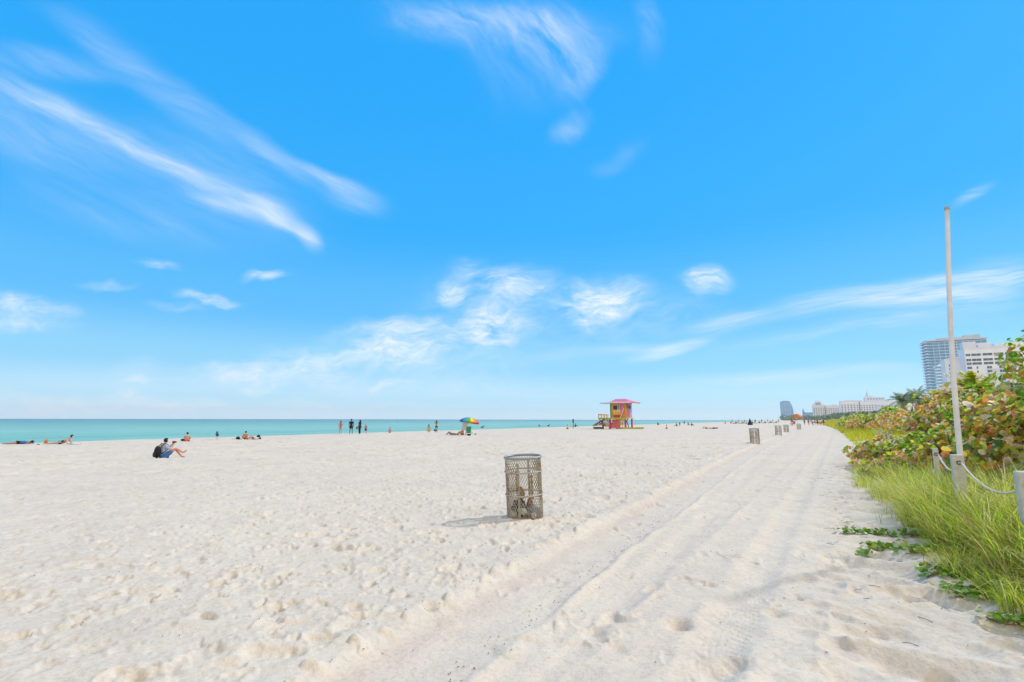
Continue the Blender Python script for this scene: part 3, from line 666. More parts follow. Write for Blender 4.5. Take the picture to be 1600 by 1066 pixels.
me = fast_mesh('dune_scrub', V1, F1, leaf_mat('scrub_blade', [(0, (.20, .26, .03)), (.5, (.60, .62, .04)), (.8, (.74, .58, .07)), (1, (.5, .3, .06))], .45, .6))
tag(link(bpy.data.objects.new('dune_scrub', me)), 'olive and yellow scrub covering the far dune', 'scrub', kind='stuff')
# creeping vines on the sand
M_vine = leaf_mat('vine_leaf', [(0, (.11, .25, .02)), (.5, (.22, .42, .04)), (.85, (.36, .5, .06)), (1, (.5, .4, .12))], .4, .45)
M_runner = mat('dry_runner', (.30, .22, .13), .9, .2, 9)
def vine(pts, label, n, leaf=.055, spread=.05):
    P0 = [ground(*p) for p in pts]; c = P0[0].copy()
    root = thing('creeping_vine', label, 'vine', c, 0, 'vine runners creeping over the sand')
    b = MB(); path = []
    for k in range(len(P0) - 1):
        for q in range(5):
            p = P0[k].lerp(P0[k + 1], q / 5); p.x += rng.normal(0, .015); p.y += rng.normal(0, .015); p.z = Z(p.x, p.y) + .012; path.append(p - c)
    b.tube(path, .006, 5); b.build('runner', M_runner, root)
    idx = rng.integers(0, len(path), n); PP = np.array([path[k] for k in idx]) + np.stack([rng.normal(0, spread, n), rng.normal(0, spread, n), rng.uniform(.01, .06, n)], 1)
    V, F = leaf_set(PP, rng.normal(size=(n, 3)) * .5 + np.array([0, 0, 1.0]), leaf * rng.uniform(.6, 1.2, n), 1.0, .25)
    o = link(bpy.data.objects.new('foliage', fast_mesh('foliage', V, F, M_vine))); setp(o, root)
vine([(1318, 835), (1345, 836), (1375, 835), (1410, 832), (1445, 836)], 'long green vine runner reaching furthest left over the sand', 190)
vine([(1352, 868), (1372, 858), (1400, 850)], 'short leafy vine runner below the long one', 110)
vine([(1420, 868), (1450, 864), (1485, 866), (1520, 868)], 'bushy green vine at the foot of the tall grass', 200, .06, .07)
vine([(1448, 902), (1480, 898), (1520, 905), (1560, 912)], 'yellowish vine with dry stems below the grass', 170, .06, .07)
vine([(1490, 930), (1530, 925), (1570, 928), (1600, 920)], 'green vine clump low at the right edge', 200, .06, .08)
vine([(1545, 965), (1580, 968), (1610, 964)], 'small dry yellow vine at the bottom right corner', 50, .05, .05)
# dry stalks and seaweed flecks lying on the sand
b = MB()
for k in range(620):
    if k < 110: s_ = 1.95 + rng.normal(0, .07); t_ = rng.uniform(2.5, 9)
    elif k < 190: s_ = 2.78 + rng.normal(0, .12); t_ = rng.uniform(2, 14)
    elif k < 300: t_ = rng.uniform(4, 20); s_ = float(veg_edge(t_)) + rng.uniform(-.2, 1.0)
    else: t_ = rng.uniform(1, 16); s_ = rng.uniform(-1, 9)
    x_, y_ = st2xy(s_, t_); z_ = Z(x_, y_); L = rng.uniform(.004, .016) if k < 190 or k >= 300 else rng.uniform(.03, .16); a = rng.uniform(0, 6.28)
    dx, dy = math.cos(a) * L / 2, math.sin(a) * L / 2
    b.tube([(x_ - dx, y_ - dy, z_ + .006), (x_ + dx * .1, y_ + dy * .3, z_ + .012), (x_ + dx, y_ + dy, z_ + .006)], .0022, 4)
tag(b.build('seaweed_bits', mat('dry_seaweed', (.13, .10, .07), .9, .2, 30)), 'dry seaweed flecks and stalks strewn along the vehicle ruts', 'debris', kind='stuff')

# palms
M_frond = leaf_mat('palm_frond_grey', [(0, (.22, .30, .20)), (.5, (.34, .42, .28)), (1, (.48, .52, .36))], .45, .5)
M_frondy = leaf_mat('palm_frond_lime', [(0, (.3, .4, .02)), (.5, (.5, .56, .04)), (.85, (.6, .54, .06)), (1, (.6, .38, .08))], .45, .5)
M_trunk = mat('palm_trunk', (.24, .20, .16), .9, .2, 5, bump=.4)
def palm(label, x, y, z0, H, fl, nf, m, name='palm_tree', lw=.05):
    root = thing(name, label, 'palm', (x, y, z0), rng.uniform(0, 6))
    b = MB(); lean = rng.uniform(-.4, .4)
    b.tube([(lean * (k / 6) ** 2, 0, H * k / 6) for k in range(7)], [.2 - .012 * k for k in range(7)], 8); b.build('trunk', M_trunk, root, smooth=True)
    Vv, Ff, o_ = [], [], 0
    for k in range(nf):
        a = 2 * math.pi * k / nf + rng.uniform(-.2, .2); e = rng.uniform(-.35, 1.25); L = fl * rng.uniform(.8, 1.1)
        p = np.array([lean, 0, H]); d = np.array([math.cos(a) * math.cos(e), math.sin(a) * math.cos(e), math.sin(e)])
        pts = []
        for q in range(13):
            pts.append(p.copy()); p = p + d * L / 12; d = d + np.array([0, 0, -.10]); d /= np.linalg.norm(d)
        for q in range(1, 13):
            dd = pts[q] - pts[q - 1]; dd /= np.linalg.norm(dd); side = np.cross(dd, [0, 0, 1.0]); side /= np.linalg.norm(side) + 1e-6
            ll = fl * .30 * math.sin(math.pi * min(1, (q + 1.5) / 14)) + .05
            for sg in (-1, 1):
                for r_ in (0, .5):
                    base = pts[q - 1] + (pts[q] - pts[q - 1]) * r_; tip = base + (side * sg * .8 + dd * .6 + np.array([0, 0, rng.uniform(-.5, .05)])) * ll; wv = dd * lw * fl / 2
                    Vv += [base - wv, base + wv, tip]; Ff.append([o_, o_ + 1, o_ + 2]); o_ += 3
    o = link(bpy.data.objects.new('crown', fast_mesh('crown', np.array(Vv), np.array(Ff), m))); setp(o, root)
    return root
def palm_at(px, Yd, top_py, label, fl, nf, m, **k):
    d = px_dir(px, top_py); kx = Yd / d.y; top = CAM_H + d.z * kx; x = d.x * kx
    s, t = xy2st(x, Yd); z0 = float(base_z(s, t)); return palm(label, x, Yd, z0, top - z0, fl, nf, m, **k)
palm_at(1412, 64, 626, 'grey-green palm, leftmost of the palms behind the orange shrubs', 1.9, 26, M_frond)
palm_at(1424, 72, 628, 'bushy grey-green palm, second from the left behind the shrubs', 2.0, 26, M_frond)
palm_at(1438, 62, 621, 'tallest grey-green palm behind the orange shrubs', 1.9, 28, M_frond)
palm_at(1452, 66, 626, 'grey-green palm close left of the glass tower', 2.0, 26, M_frond)
palm_at(1462, 58, 630, 'low grey-green palm at the foot of the glass tower', 1.8, 24, M_frond)
palm_at(1548, 15.5, 616, 'yellow-green palm with arching fronds above the shrubs, in front of the hotel', 1.0, 40, M_frondy, lw=.09)
# far woods and shore line
def woods(name, label, s0, s1, t0, t1, h0, h1, n, size, m):
    t = rng.uniform(t0, t1, n); s = rng.uniform(s0, s1, n); x, y = st2xy(s, t); hh = h0 + (h1 - h0) * vnoise(t / 18, s / 18, 777)
    z = base_z(s, t) + hh * np.sqrt(rng.uniform(0, 1, n)); P = np.stack([x, y, z], 1)
    V, F = leaf_set(P, rng.normal(size=(n, 3)) + np.array([-.3, -.5, .8]), size * rng.uniform(.5, 1.2, n), .9, .3)
    tag(link(bpy.data.objects.new(name, fast_mesh(name, V, F, m))), label, 'trees', kind='stuff')
M_wood = leaf_mat('far_tree_leaf', [(0, (.12, .19, .13)), (.6, (.19, .27, .19)), (1, (.27, .34, .25))], .2, .7)
woods('tree_belt', 'low dark tree belt below the far hotels', -60, -20, 250, 780, 1.2, 4.2, 14000, 1.6, M_wood)
woods('shore_trees', 'thin bluish tree line along the far shore', -250, 30, 1500, 4200, 5, 13, 9000, 9, M_wood)

# ------------------------------------------------------------------ white pole, posts, rope
M_polew = mat('white_painted_pole', (.76, .75, .78), .45, .1, 5)
M_strap = mat('dark_strap', (.06, .06, .06), .6)
d0 = px_dir(1501, 735); Yp = 7.25; bx, by = d0.x / d0.y * Yp, Yp; bz = float(zz(bx, by))
pole = thing('white_pole', 'tall slightly bent white pole rising beside a fence post', 'pole', (bx, by, bz))
pts = []
for px, py in ((1501, 735), (1497, 672), (1490, 590), (1485, 505), (1481.5, 410), (1479.5, 327)):
    d = px_dir(px, py); k = Yp / d.y; pts.append(Vector((d.x * k - bx, 0, CAM_H + d.z * k - bz)))
pts[0].z = 0.0; pts.insert(0, Vector((0, 0, -.3)))
fine = []
for k in range(len(pts) - 1):
    for q in range(4): fine.append(pts[k].lerp(pts[k + 1], q / 4))
fine.append(pts[-1])
b = MB(); b.tube(fine, [.037 - .009 * k / len(fine) for k in range(len(fine))], 14); b.build('shaft', M_polew, pole, smooth=True)
b = MB(); b.tube([pts[-1], pts[-1] + Vector((0, 0, .05))], [.038, .03], 12); b.build('cap', mat('grey_cap', (.4, .4, .41), .5), pole)
for z in (.55, .86):
    i0 = min(range(len(fine)), key=lambda k: abs(fine[k].z - z)); b = MB(); b.ring((fine[i0].x, 0, z), .047, .006, 18, 6); b.box((fine[i0].x + .055, -.01, z), (.03, .02, .02)); b.build('strap', M_strap, pole)
M_post = mat('weathered_white_post', (.66, .64, .60), .85, .16, 9, bump=.5)
GP = 'weathered fence posts along the dune'
def post(x, y, top, w, label, lean=(0, 0)):
    z = float(zz(x, y)); o = thing('fence_post', label, 'post', (x, y, z - .15), -PHI, GP); h = top - z + .15
    b = MB(); b.box((0, 0, h / 2), (w, w, h)); p = b.build('shaft', M_post, o, bevel=.008)
    b = MB(); b.ring((0, 0, 0), .022, .006, 12, 6); e = b.build('rope_eye', M_strap, p); e.location = (0, -w / 2 - .004, h - .1); e.rotation_euler = (math.pi / 2, 0, 0)
    o.rotation_euler = (lean[0], lean[1], -PHI); return Vector((x, y, top - .1))
def fpost(px, py, Yd, w, label, lean=(0, 0)):
    d = px_dir(px, py); k = Yd / d.y; return post(d.x * k, Yd, CAM_H + d.z * k, w, label, lean)
q1 = fpost(1600, 735, 5.2, .13, 'thick white post cut by the right edge, holding the rope')
q2 = fpost(1495, 709, 6.95, .125, 'weathered square post beside the white pole')
q3 = fpost(1461, 699, 8.8, .07, 'slim grey post half hidden left of the pole')
for k, (px, py, Yd, ln) in enumerate(((1395, 677, 22, .1), (1389, 674, 25, .05), (1384, 671.5, 28, .12), (1377, 669.5, 32, .05), (1373, 668, 35, .1), (1369, 667, 39, .08))):
    fpost(px, py, Yd, .07, ['leaning pale stake, nearest of the far row', 'pale stake, second of the far row in lime cover', 'pale tilted stake, third of the far row', 'thin pale stake, fourth of the far row', 'thin pale stake, fifth of the far row', 'farthest visible pale stake of the dune fence'][k], (0, -ln))
def sag(a, b, d, n=10): return [a.lerp(b, k / n) - Vector((0, 0, 4 * d * (k / n) * (1 - k / n))) for k in range(n)]
off_ = Vector((-.02, -.08, 0))
b = MB(); b.tube([p + off_ for p in sag(q3, q2, .17) + sag(q2, q1, .22) + [q1, q1 + Vector((-.6, -1.1, -.15))]], .012, 8)
tag(b.build('fence_rope', mat('white_rope', (.72, .70, .66), .8, .1, 40, bump=.6), smooth=True), 'thick white rope sagging between the fence posts', 'rope')

# ------------------------------------------------------------------ wire litter bins
M_galv = mat('galvanised_wire', (.44, .41, .34), .6, .2, 9, metal=.1, col2=(.30, .20, .10), thr=(.36, .52))
M_rust = mat('rusty_bar', (.36, .20, .07), .8, .25, 10, col2=(.42, .32, .20))
M_rim = mat('grey_rim', (.32, .34, .37), .45, .12, 8, metal=.3)
def make_bin(label, loc, hi=True):
    root = thing('wire_litter_bin', label, 'litter bin', loc, 0, 'wire mesh litter bins along the vehicle lane')
    H, r = .955, .285; ns, seg = (40, 18) if hi else (24, 10)
    Vv, Ff = [], []; o_ = 0
    hw = .0046
    for dr in (1, -1):
        for k in range(ns):
            a0 = 2 * math.pi * k / ns
            for q in range(seg + 1):
                f = q / seg; a = a0 + dr * f * 1.75
                ca_, sa_ = math.cos(a), math.sin(a); rad = r + dr * .0012
                for (dz, dr_) in ((-hw, -hw), (hw, -hw), (hw, hw), (-hw, hw)): Vv.append((ca_ * (rad + dr_), sa_ * (rad + dr_), .01 + f * (H - .02) + dz))
            for q in range(seg):
                for e in range(4): Ff.append((o_ + q * 4 + e, o_ + q * 4 + (e + 1) % 4, o_ + (q + 1) * 4 + (e + 1) % 4, o_ + (q + 1) * 4 + e))
            o_ += 4 * (seg + 1)
    o = link(bpy.data.objects.new('mesh_wall', fast_mesh('mesh_wall', np.array(Vv), np.array(Ff), M_galv))); setp(o, root)
    b = MB(); b.ring((0, 0, H), r + .006, .02, 40, 8); b.build('rim', M_rim, root, smooth=True)
    for z in (H * .77, H * .40): b = MB(); b.ring((0, 0, z), r + .014, .011, 40, 8); b.build('hoop', M_galv, root, smooth=True)
    b = MB(); b.ring((0, 0, .012), r, .009, 40, 6); b.lathe([(r - .004, .004), (r - .004, .012)], 32); b.build('base', M_galv, root)
    for k in range(8):
        a = 2 * math.pi * (k + .12) / 8; b = MB(); c = (math.cos(a) * (r - .012), math.sin(a) * (r - .012))
        z0, z1 = (.33, .7) if k % 2 == 0 else (.02, .88)
        b.box((c[0], c[1], (z0 + z1) / 2), (.036, .006, z1 - z0), rz=a + math.pi / 2); b.build('upright', M_rust if k % 2 == 0 else M_galv, root)
    return root
b0 = ground(821.5, 812); b0.z -= .02
bin0 = make_bin('nearest wire mesh litter bin, rusty and leaning, with rubbish at the bottom', b0)
bin0.rotation_euler = (R(1.5), R(-3.2), R(20))
lo = make_bin('tmp', (0, 0, 0), True)
pos = [((1180.5, 694), 'second wire litter bin out, standing alone left of the lane', 4.5), ((1217, 680), 'third wire litter bin, leaning in front of a fourth', 6.5), ((1229, 674.5), 'fourth wire litter bin, half hidden behind the third', 4), ((1249, 670.5), 'farthest wire litter bin, leaning below the orange umbrella', 7)]
for k, (p, lb, ln) in enumerate(pos):
    o = lo if k == 0 else copy_tree(lo)
    loc = ground(*p); o.location = loc - Vector((0, 0, .03)); o['label'] = lb; o.rotation_euler = (0, R(ln - 5.5), R(40 * k))
# rubbish inside the nearest bin
M_bag = mat('black_bag', (.03, .03, .035), .35, .2, 20); M_paper = mat('white_paper', (.7, .69, .66), .8, .1, 30); M_pinkp = mat('pink_wrapper', (.50, .22, .20), .5, .2, 20)
M_greyp = mat('grey_wrapper', (.3, .32, .35), .5, .2, 20); M_brownp = mat('brown_cardboard', (.36, .20, .10), .9, .2, 20)
def rub(name, lb, cat, c, r, m, bump=.25, seed=1):
    b = MB(); b.blob((0, 0, 0), r, 9, bump, seed); o = b.build(name, m, smooth=False); o.location = b0 + Vector(c); tag(o, lb, cat, 'rubbish in the nearest bin')
rub('rubbish_bag', 'crumpled black bag lying left in the nearest bin', 'rubbish', (-.1, -.04, .15), (.13, .13, .13), M_bag, .2, 1)
rub('rubbish_bag', 'dark grey bag lying right in the nearest bin', 'rubbish', (.11, -.06, .11), (.14, .12, .09), M_greyp, .25, 2)
rub('crumpled_paper', 'white paper ball in the middle of the nearest bin', 'rubbish', (-.03, -.19, .13), (.05, .05, .05), M_paper, .2, 3)
rub('crumpled_paper', 'white paper at the lower left of the nearest bin', 'rubbish', (-.19, -.12, .07), (.06, .04, .045), M_paper, .2, 4)
rub('crumpled_paper', 'white paper at the lower right of the nearest bin', 'rubbish', (.13, -.2, .07), (.05, .04, .05), M_paper, .25, 5)
rub('food_wrapper', 'pink wrapper at the right side of the nearest bin', 'rubbish', (.2, -.1, .08), (.05, .06, .06), M_pinkp, .25, 6)
rub('cardboard_piece', 'brown cardboard standing up inside the nearest bin', 'rubbish', (.07, .05, .20), (.05, .03, .09), M_brownp, .25, 7)
rub('cardboard_piece', 'brown cardboard at the back of the nearest bin', 'rubbish', (-.07, .12, .34), (.06, .015, .13), M_brownp, .15, 8)

# ------------------------------------------------------------------ people
def skin_mesh(name, J, E, rad, root, m, sub=1):
    names = list(J); idx = {n: k for k, n in enumerate(names)}
    me = bpy.data.meshes.new(name); me.from_pydata([J[n] for n in names], [(idx[a], idx[b]) for a, b in E], [])
    o = bpy.data.objects.new('tmp_skin', me); COL.objects.link(o)
    o.modifiers.new('Skin', 'SKIN').use_smooth_shade = True
    for k, n in enumerate(names):
        r = rad[n]; sv = me.skin_vertices[0].data[k]; sv.radius = r if isinstance(r, tuple) else (r, r); sv.use_root = (n == root)
    sb_ = o.modifiers.new('Sub', 'SUBSURF'); sb_.levels = sub; sb_.render_levels = sub
    dg = bpy.context.evaluated_depsgraph_get(); out = bpy.data.meshes.new_from_object(o.evaluated_get(dg)); out.name = name
    bpy.data.objects.remove(o); out.materials.clear(); out.materials.append(m); return out
RADS = dict(pelvis=(.15, .11), spine=(.13, .10), chest=(.155, .11), nb=.07, neck=.052, head=(.078, .095), top=(.055, .065), nose=.022)
for sd_ in 'LR': RADS.update({'sh' + sd_: .062, 'el' + sd_: .043, 'wr' + sd_: .029, 'ha' + sd_: (.036, .022), 'fi' + sd_: .016, 'th' + sd_: .011, 'hip' + sd_: .092, 'kn' + sd_: .058, 'an' + sd_: .038, 'toe' + sd_: .03})
EDG = [('pelvis', 'spine'), ('spine', 'chest'), ('chest', 'nb'), ('nb', 'neck'), ('neck', 'head'), ('head', 'top')]
for sd_ in 'LR': EDG += [('chest', 'sh' + sd_), ('sh' + sd_, 'el' + sd_), ('el' + sd_, 'wr' + sd_), ('wr' + sd_, 'ha' + sd_), ('ha' + sd_, 'fi' + sd_), ('wr' + sd_, 'th' + sd_), ('pelvis', 'hip' + sd_), ('hip' + sd_, 'kn' + sd_), ('kn' + sd_, 'an' + sd_), ('an' + sd_, 'toe' + sd_)]
def joints(kind):
    J = {}
    def P(n, *c): J[n] = Vector(c)
    if kind in ('stand', 'walk', 'wave', 'carry'):
        P('pelvis', 0, 0, .95); P('spine', 0, -.01, 1.12); P('chest', 0, .0, 1.33); P('nb', 0, -.01, 1.47); P('neck', 0, 0, 1.53); P('head', 0, .02, 1.62); P('top', 0, .0, 1.73)
        st = .22 if kind == 'walk' else .03
        for sx, n in ((-1, 'L'), (1, 'R')):
            P('sh' + n, .18 * sx, 0, 1.42); P('el' + n, .24 * sx, -.03, 1.14); P('wr' + n, .25 * sx, .06, .9); P('ha' + n, .25 * sx, .09, .83)
            P('hip' + n, .09 * sx, 0, .88); P('kn' + n, .11 * sx, .03 + st * sx * .6, .5); P('an' + n, .12 * sx, st * sx - .02, .085); P('toe' + n, .14 * sx, st * sx + .12, .03)
        if kind == 'wave':
            for sx, n in ((-1, 'L'), (1, 'R')): P('el' + n, .3 * sx, .1, 1.5); P('wr' + n, .16 * sx, .1, 1.68); P('ha' + n, .1 * sx, .1, 1.72)
        if kind == 'carry': P('elR', .26, .04, 1.15); P('wrR', .2, .28, 1.12); P('haR', .17, .35, 1.12)
    elif kind in ('sit', 'sit_cross'):
        P('pelvis', 0, 0, .13); P('spine', 0, -.05, .30); P('chest', 0, -.04, .50); P('nb', 0, .0, .64); P('neck', 0, .03, .70); P('head', 0, .07, .79); P('top', 0, .06, .90)
        for sx, n in ((-1, 'L'), (1, 'R')):
            P('sh' + n, .18 * sx, -.01, .58); P('el' + n, .25 * sx, .16, .38); P('wr' + n, .16 * sx, .36, .44); P('ha' + n, .1 * sx, .42, .47)
            P('hip' + n, .10 * sx, .04, .11); P('kn' + n, .17 * sx, .42, .40); P('an' + n, .12 * sx, .66, .08); P('toe' + n, .13 * sx, .79, .03)
        if kind == 'sit_cross':
            P('knR', .28, .38, .46); P('anR', .42, .66, .26); P('toeR', .47, .79, .38); P('knL', .16, .40, .44); P('anL', .36, .62, .09); P('toeL', .46, .74, .05)
            for sx, n in ((-1, 'L'), (1, 'R')): P('el' + n, .24 * sx, .16, .42); P('wr' + n, .10 * sx, .34, .60); P('ha' + n, .06 * sx, .36, .67)
    elif kind in ('prone', 'propped'):
        pr = kind == 'propped'
        P('pelvis', 0, 0, .12); P('spine', 0, .18, .13 + .03 * pr); P('chest', 0, .37, .14 + .13 * pr); P('nb', 0, .52, .15 + .22 * pr); P('neck', 0, .58, .16 + .27 * pr); P('head', 0, .67, .16 + .36 * pr); P('top', 0, .78 - .1 * pr, .15 + .47 * pr)
        for sx, n in ((-1, 'L'), (1, 'R')):
            P('sh' + n, .18 * sx, .46, .14 + .18 * pr); P('el' + n, .27 * sx, .56 if pr else .60, .05); P('wr' + n, .14 * sx, .76, .05); P('ha' + n, .07 * sx, .81, .05)
            P('hip' + n, .09 * sx, -.06, .11); P('kn' + n, .11 * sx, -.45, .075); P('an' + n, .13 * sx, -.86, .06); P('toe' + n, .14 * sx, -.99, .04)
    else:   # supine, knees raised
        P('pelvis', 0, 0, .12); P('spine', 0, -.17, .12); P('chest', 0, -.37, .13); P('nb', 0, -.51, .13); P('neck', 0, -.57, .14); P('head', 0, -.66, .15); P('top', 0, -.77, .15)
        for sx, n in ((-1, 'L'), (1, 'R')):
            P('sh' + n, .18 * sx, -.46, .12); P('el' + n, .26 * sx, -.22, .07); P('wr' + n, .25 * sx, .03, .06); P('ha' + n, .25 * sx, .1, .05)
            P('hip' + n, .09 * sx, .05, .12); P('kn' + n, .12 * sx, .36, .38 if sx > 0 else .30); P('an' + n, .12 * sx, .60, .06); P('toe' + n, .12 * sx, .73, .04)
    for n in 'LR':
        d = (J['ha' + n] - J['wr' + n]).normalized(); J['fi' + n] = J['ha' + n] + d * .07; J['th' + n] = J['wr' + n] + d * .05 + Vector((-.035 if n == 'R' else .035, .01, .01))
    return J
SKIN = {'tan': mat('skin_tan', (.42, .22, .13), .55, .06, 8), 'pale': mat('skin_pale', (.58, .36, .27), .55, .06, 8), 'brown': mat('skin_brown', (.20, .10, .06), .55, .06, 8), 'burnt': mat('skin_sunburnt', (.60, .27, .17), .55, .06, 8)}
CL = {}
def cloth(n, c): CL[n] = mat('cloth_' + n, c, .85, .1, 14)
for n, c in dict(black=(.012, .012, .016), navy=(.015, .025, .07), blue=(.06, .17, .42), skyblue=(.30, .48, .70), red=(.55, .05, .05), pink=(.62, .10, .18), orange=(.65, .17, .04), white=(.75, .75, .75), yellow=(.45, .40, .06), green=(.03, .28, .16), grey=(.25, .24, .25), brown=(.12, .07, .04), coral=(.65, .15, .12)).items(): cloth(n, c)
PROTO = {}
def body_meshes(kind, parts):
    key = (kind, parts)
    if key in PROTO: return PROTO[key]
    J = joints(kind); out = {}
    ed, rd = list(EDG), dict(RADS)
    if kind == 'sit_cross':
        for n in 'LR':
            d = (J['ha' + n] - J['wr' + n]).normalized(); sx = 1 if n == 'R' else -1
            for k in range(3):
                q = 'g%d%s' % (k, n); J[q] = J['ha' + n] + d * (.066 - .008 * k) + Vector((sx * .02 * (k - .5), .02, 0)); rd[q] = .010; ed.append(('ha' + n, q))
    out['body'] = skin_mesh('body', J, ed, rd, 'pelvis', SKIN['tan'])
    H = J['head']; T_ = J['top']; ax = (T_ - H).normalized()
    fw = Vector((0, 1, 0)) if kind not in ('prone', 'supine') else Vector((0, 0, -1 if kind == 'prone' else 1))
    fw = (fw - ax * fw.dot(ax)).normalized()
    rt = fw.cross(ax); B3 = Matrix((rt, fw, ax)).transposed()
    hb = MB(); n_ = 12; vs = []
    for i_ in range(n_ + 1):
        th = math.pi * i_ / n_
        for k_ in range(n_):
            a_ = 2 * math.pi * k_ / n_; q_ = Vector((.095 * math.sin(th) * math.cos(a_), .108 * math.sin(th) * math.sin(a_), .105 * math.cos(th)))
            if q_.y > .03 and q_.z < .03: q_.y = .03            # open at the face
            vs.append(H + ax * .045 - fw * .012 + B3 @ q_)
    hb.add(vs, [(i_ * n_ + k_, (i_ + 1) * n_ + k_, (i_ + 1) * n_ + (k_ + 1) % n_, i_ * n_ + (k_ + 1) % n_) for i_ in range(n_) for k_ in range(n_)])
    if 'long' in parts: hb.tube([H - fw * .06 + ax * .02, H - fw * .10 - ax * .12, H - fw * .11 - ax * .30], [.085, .08, .04], 8)
    out['hair'] = hb.mesh('hair', CL['black'], True)
    def sub_skin(nm, jj, ee, grow):
        rad = {}
        for n in jj:
            r = jj[n][1]; rad[n] = (r[0] + grow, r[1] + grow) if isinstance(r, tuple) else r + grow
        return skin_mesh(nm, {n: jj[n][0] for n in jj}, ee, rad, list(jj)[0], CL['black'])
    def lerp(a, b, f): return J[a].lerp(J[b], f)
    if 'shirt' in parts:
        jj = {'s': (J['spine'], RADS['spine']), 'p': (lerp('pelvis', 'spine', .2), RADS['pelvis']), 'c': (J['chest'], RADS['chest']), 'n': (lerp('chest', 'nb', .7), .075)}; ee = [('s', 'p'), ('s', 'c'), ('c', 'n')]
        for n in 'LR': jj['sh' + n] = (J['sh' + n], .066); jj['e' + n] = (lerp('sh' + n, 'el' + n, .7), .056); ee += [('c', 'sh' + n), ('sh' + n, 'e' + n)]
        out['shirt'] = sub_skin('shirt', jj, ee, .022)
    if 'dress' in parts:
        jj = {'s': (J['spine'], RADS['spine']), 'p': (J['pelvis'], RADS['pelvis']), 'c': (lerp('spine', 'chest', .8), RADS['chest']), 'h': (lerp('pelvis', 'knL', .25).lerp(lerp('pelvis', 'knR', .25), .5), (.17, .13))}
        out['swimsuit'] = sub_skin('swimsuit', jj, [('s', 'p'), ('s', 'c'), ('p', 'h')], .02)
    if 'shorts' in parts or 'trunks' in parts:
        f = .75 if 'shorts' in parts else .3; jj = {'p': (J['pelvis'], RADS['pelvis'])}; ee = []
        for n in 'LR': jj['h' + n] = (J['hip' + n], .094); jj['k' + n] = (lerp('hip' + n, 'kn' + n, f), .08); ee += [('p', 'h' + n), ('h' + n, 'k' + n)]
        out['shorts'] = sub_skin('shorts', jj, ee, .02)
    if 'trousers' in parts:
        jj = {'p': (J['pelvis'], RADS['pelvis'])}; ee = []
        for n in 'LR': jj['h' + n] = (J['hip' + n], .094); jj['k' + n] = (J['kn' + n], .066); jj['a' + n] = (lerp('kn' + n, 'an' + n, .9), .052); ee += [('p', 'h' + n), ('h' + n, 'k' + n), ('k' + n, 'a' + n)]
        out['trousers'] = sub_skin('trousers', jj, ee, .018)
    PROTO[key] = out; return out
def person(kind, parts, loc, rz, label, skin='tan', hair='black', scale=1.0, group=None, **cols):
    ms = body_meshes(kind, tuple(parts)); root = thing('person', label, 'person', loc, rz, group); root.scale = (scale,) * 3
    for nm, me_ in ms.items():
        o = link(bpy.data.objects.new(nm, me_)); setp(o, root)
        m = SKIN[skin] if nm == 'body' else CL[hair] if nm == 'hair' else CL[cols.get(nm, 'black')]
        o.material_slots[0].link = 'OBJECT'; o.material_slots[0].material = m
    return root
def face(dx, dy): return math.atan2(-dx, dy)       # turns local +y towards (dx, dy)
LD = Vector((-.2, 1, 0))
GA = 'bathers on the crest of the beach'
# left lying bathers
p = ground(31, 697); person('prone', ['shirt', 'trunks', ], p, face(.95, .35), 'prone sunbather in a blue top, furthest left on the sand', 'tan', group=GA, shirt='blue', shorts='black')
p = ground(94, 697); person('propped', ['dress'], p, face(.97, .25), 'sunbather propped on elbows in black swimwear with dark hair', 'pale', group=GA, swimsuit='black', scale=1.02)
def towel(name, label, loc, rz, L, Wd, m, h=.03, cat='towel', group='towels and bags on the sand'):
    b = MB(); nx, ny = 10, 5; vs = []
    for a in range(nx + 1):
        for c in range(ny + 1): vs.append(((a / nx - .5) * L, (c / ny - .5) * Wd, h + .02 * math.sin(a * 1.9 + c) + .012 * math.cos(c * 2.1 + a)))
    n0 = len(vs); vs += [(v[0], v[1], v[2] - .02) for v in vs]
    fs = []
    for a in range(nx):
        for c in range(ny):
            q = a * (ny + 1) + c; r_ = q + ny + 1; fs += [(q, r_, r_ + 1, q + 1), (n0 + q + 1, n0 + r_ + 1, n0 + r_, n0 + q)]
    b.add(vs, fs); o = b.build(name, m, smooth=True); o.location = loc; o.rotation_euler = (0, 0, rz); return tag(o, label, cat, group)
def sack(name, label, loc, sz, m, seed=1, cat='bag', group='towels and bags on the sand', handle=True):
    root = thing(name, label, cat, loc, rng.uniform(-.5, .5), group)
    b = MB(); b.blob((0, 0, sz[2] * .9), sz, 10, .08, seed); b.build('bag_body', m, root, smooth=True)
    if handle: b = MB(); b.tube([(-sz[0] * .5, 0, sz[2] * 1.6), (-sz[0] * .3, 0, sz[2] * 2.1), (sz[0] * .3, 0, sz[2] * 2.1), (sz[0] * .5, 0, sz[2] * 1.6)], .012, 5); b.build('handle', m, root)
    return root
sack('beach_bag', 'orange-red bag at the feet of the propped sunbather', ground(72, 696.5) , (.12, .13, .15), CL['orange'], 3)
towel('beach_towel', 'white towel in front of the propped sunbather', ground(116, 697), face(.97, .25), .5, .6, CL['white'])
sack('beach_bag', 'small dark bag right of the leftmost sunbather', ground(60, 698), (.09, .07, .04), CL['black'], 4, handle=False)
p = ground(292, 692); person('sit', ['trunks'], p, face(-.4, .9), 'bather sitting alone above the backpack wearer, dark hair', 'burnt', group=GA, shorts='red', scale=.9)
sack('beach_bag', 'dark bag left of the lone sitting bather', ground(286, 691.5), (.22, .15, .09), CL['black'], 5, handle=False)
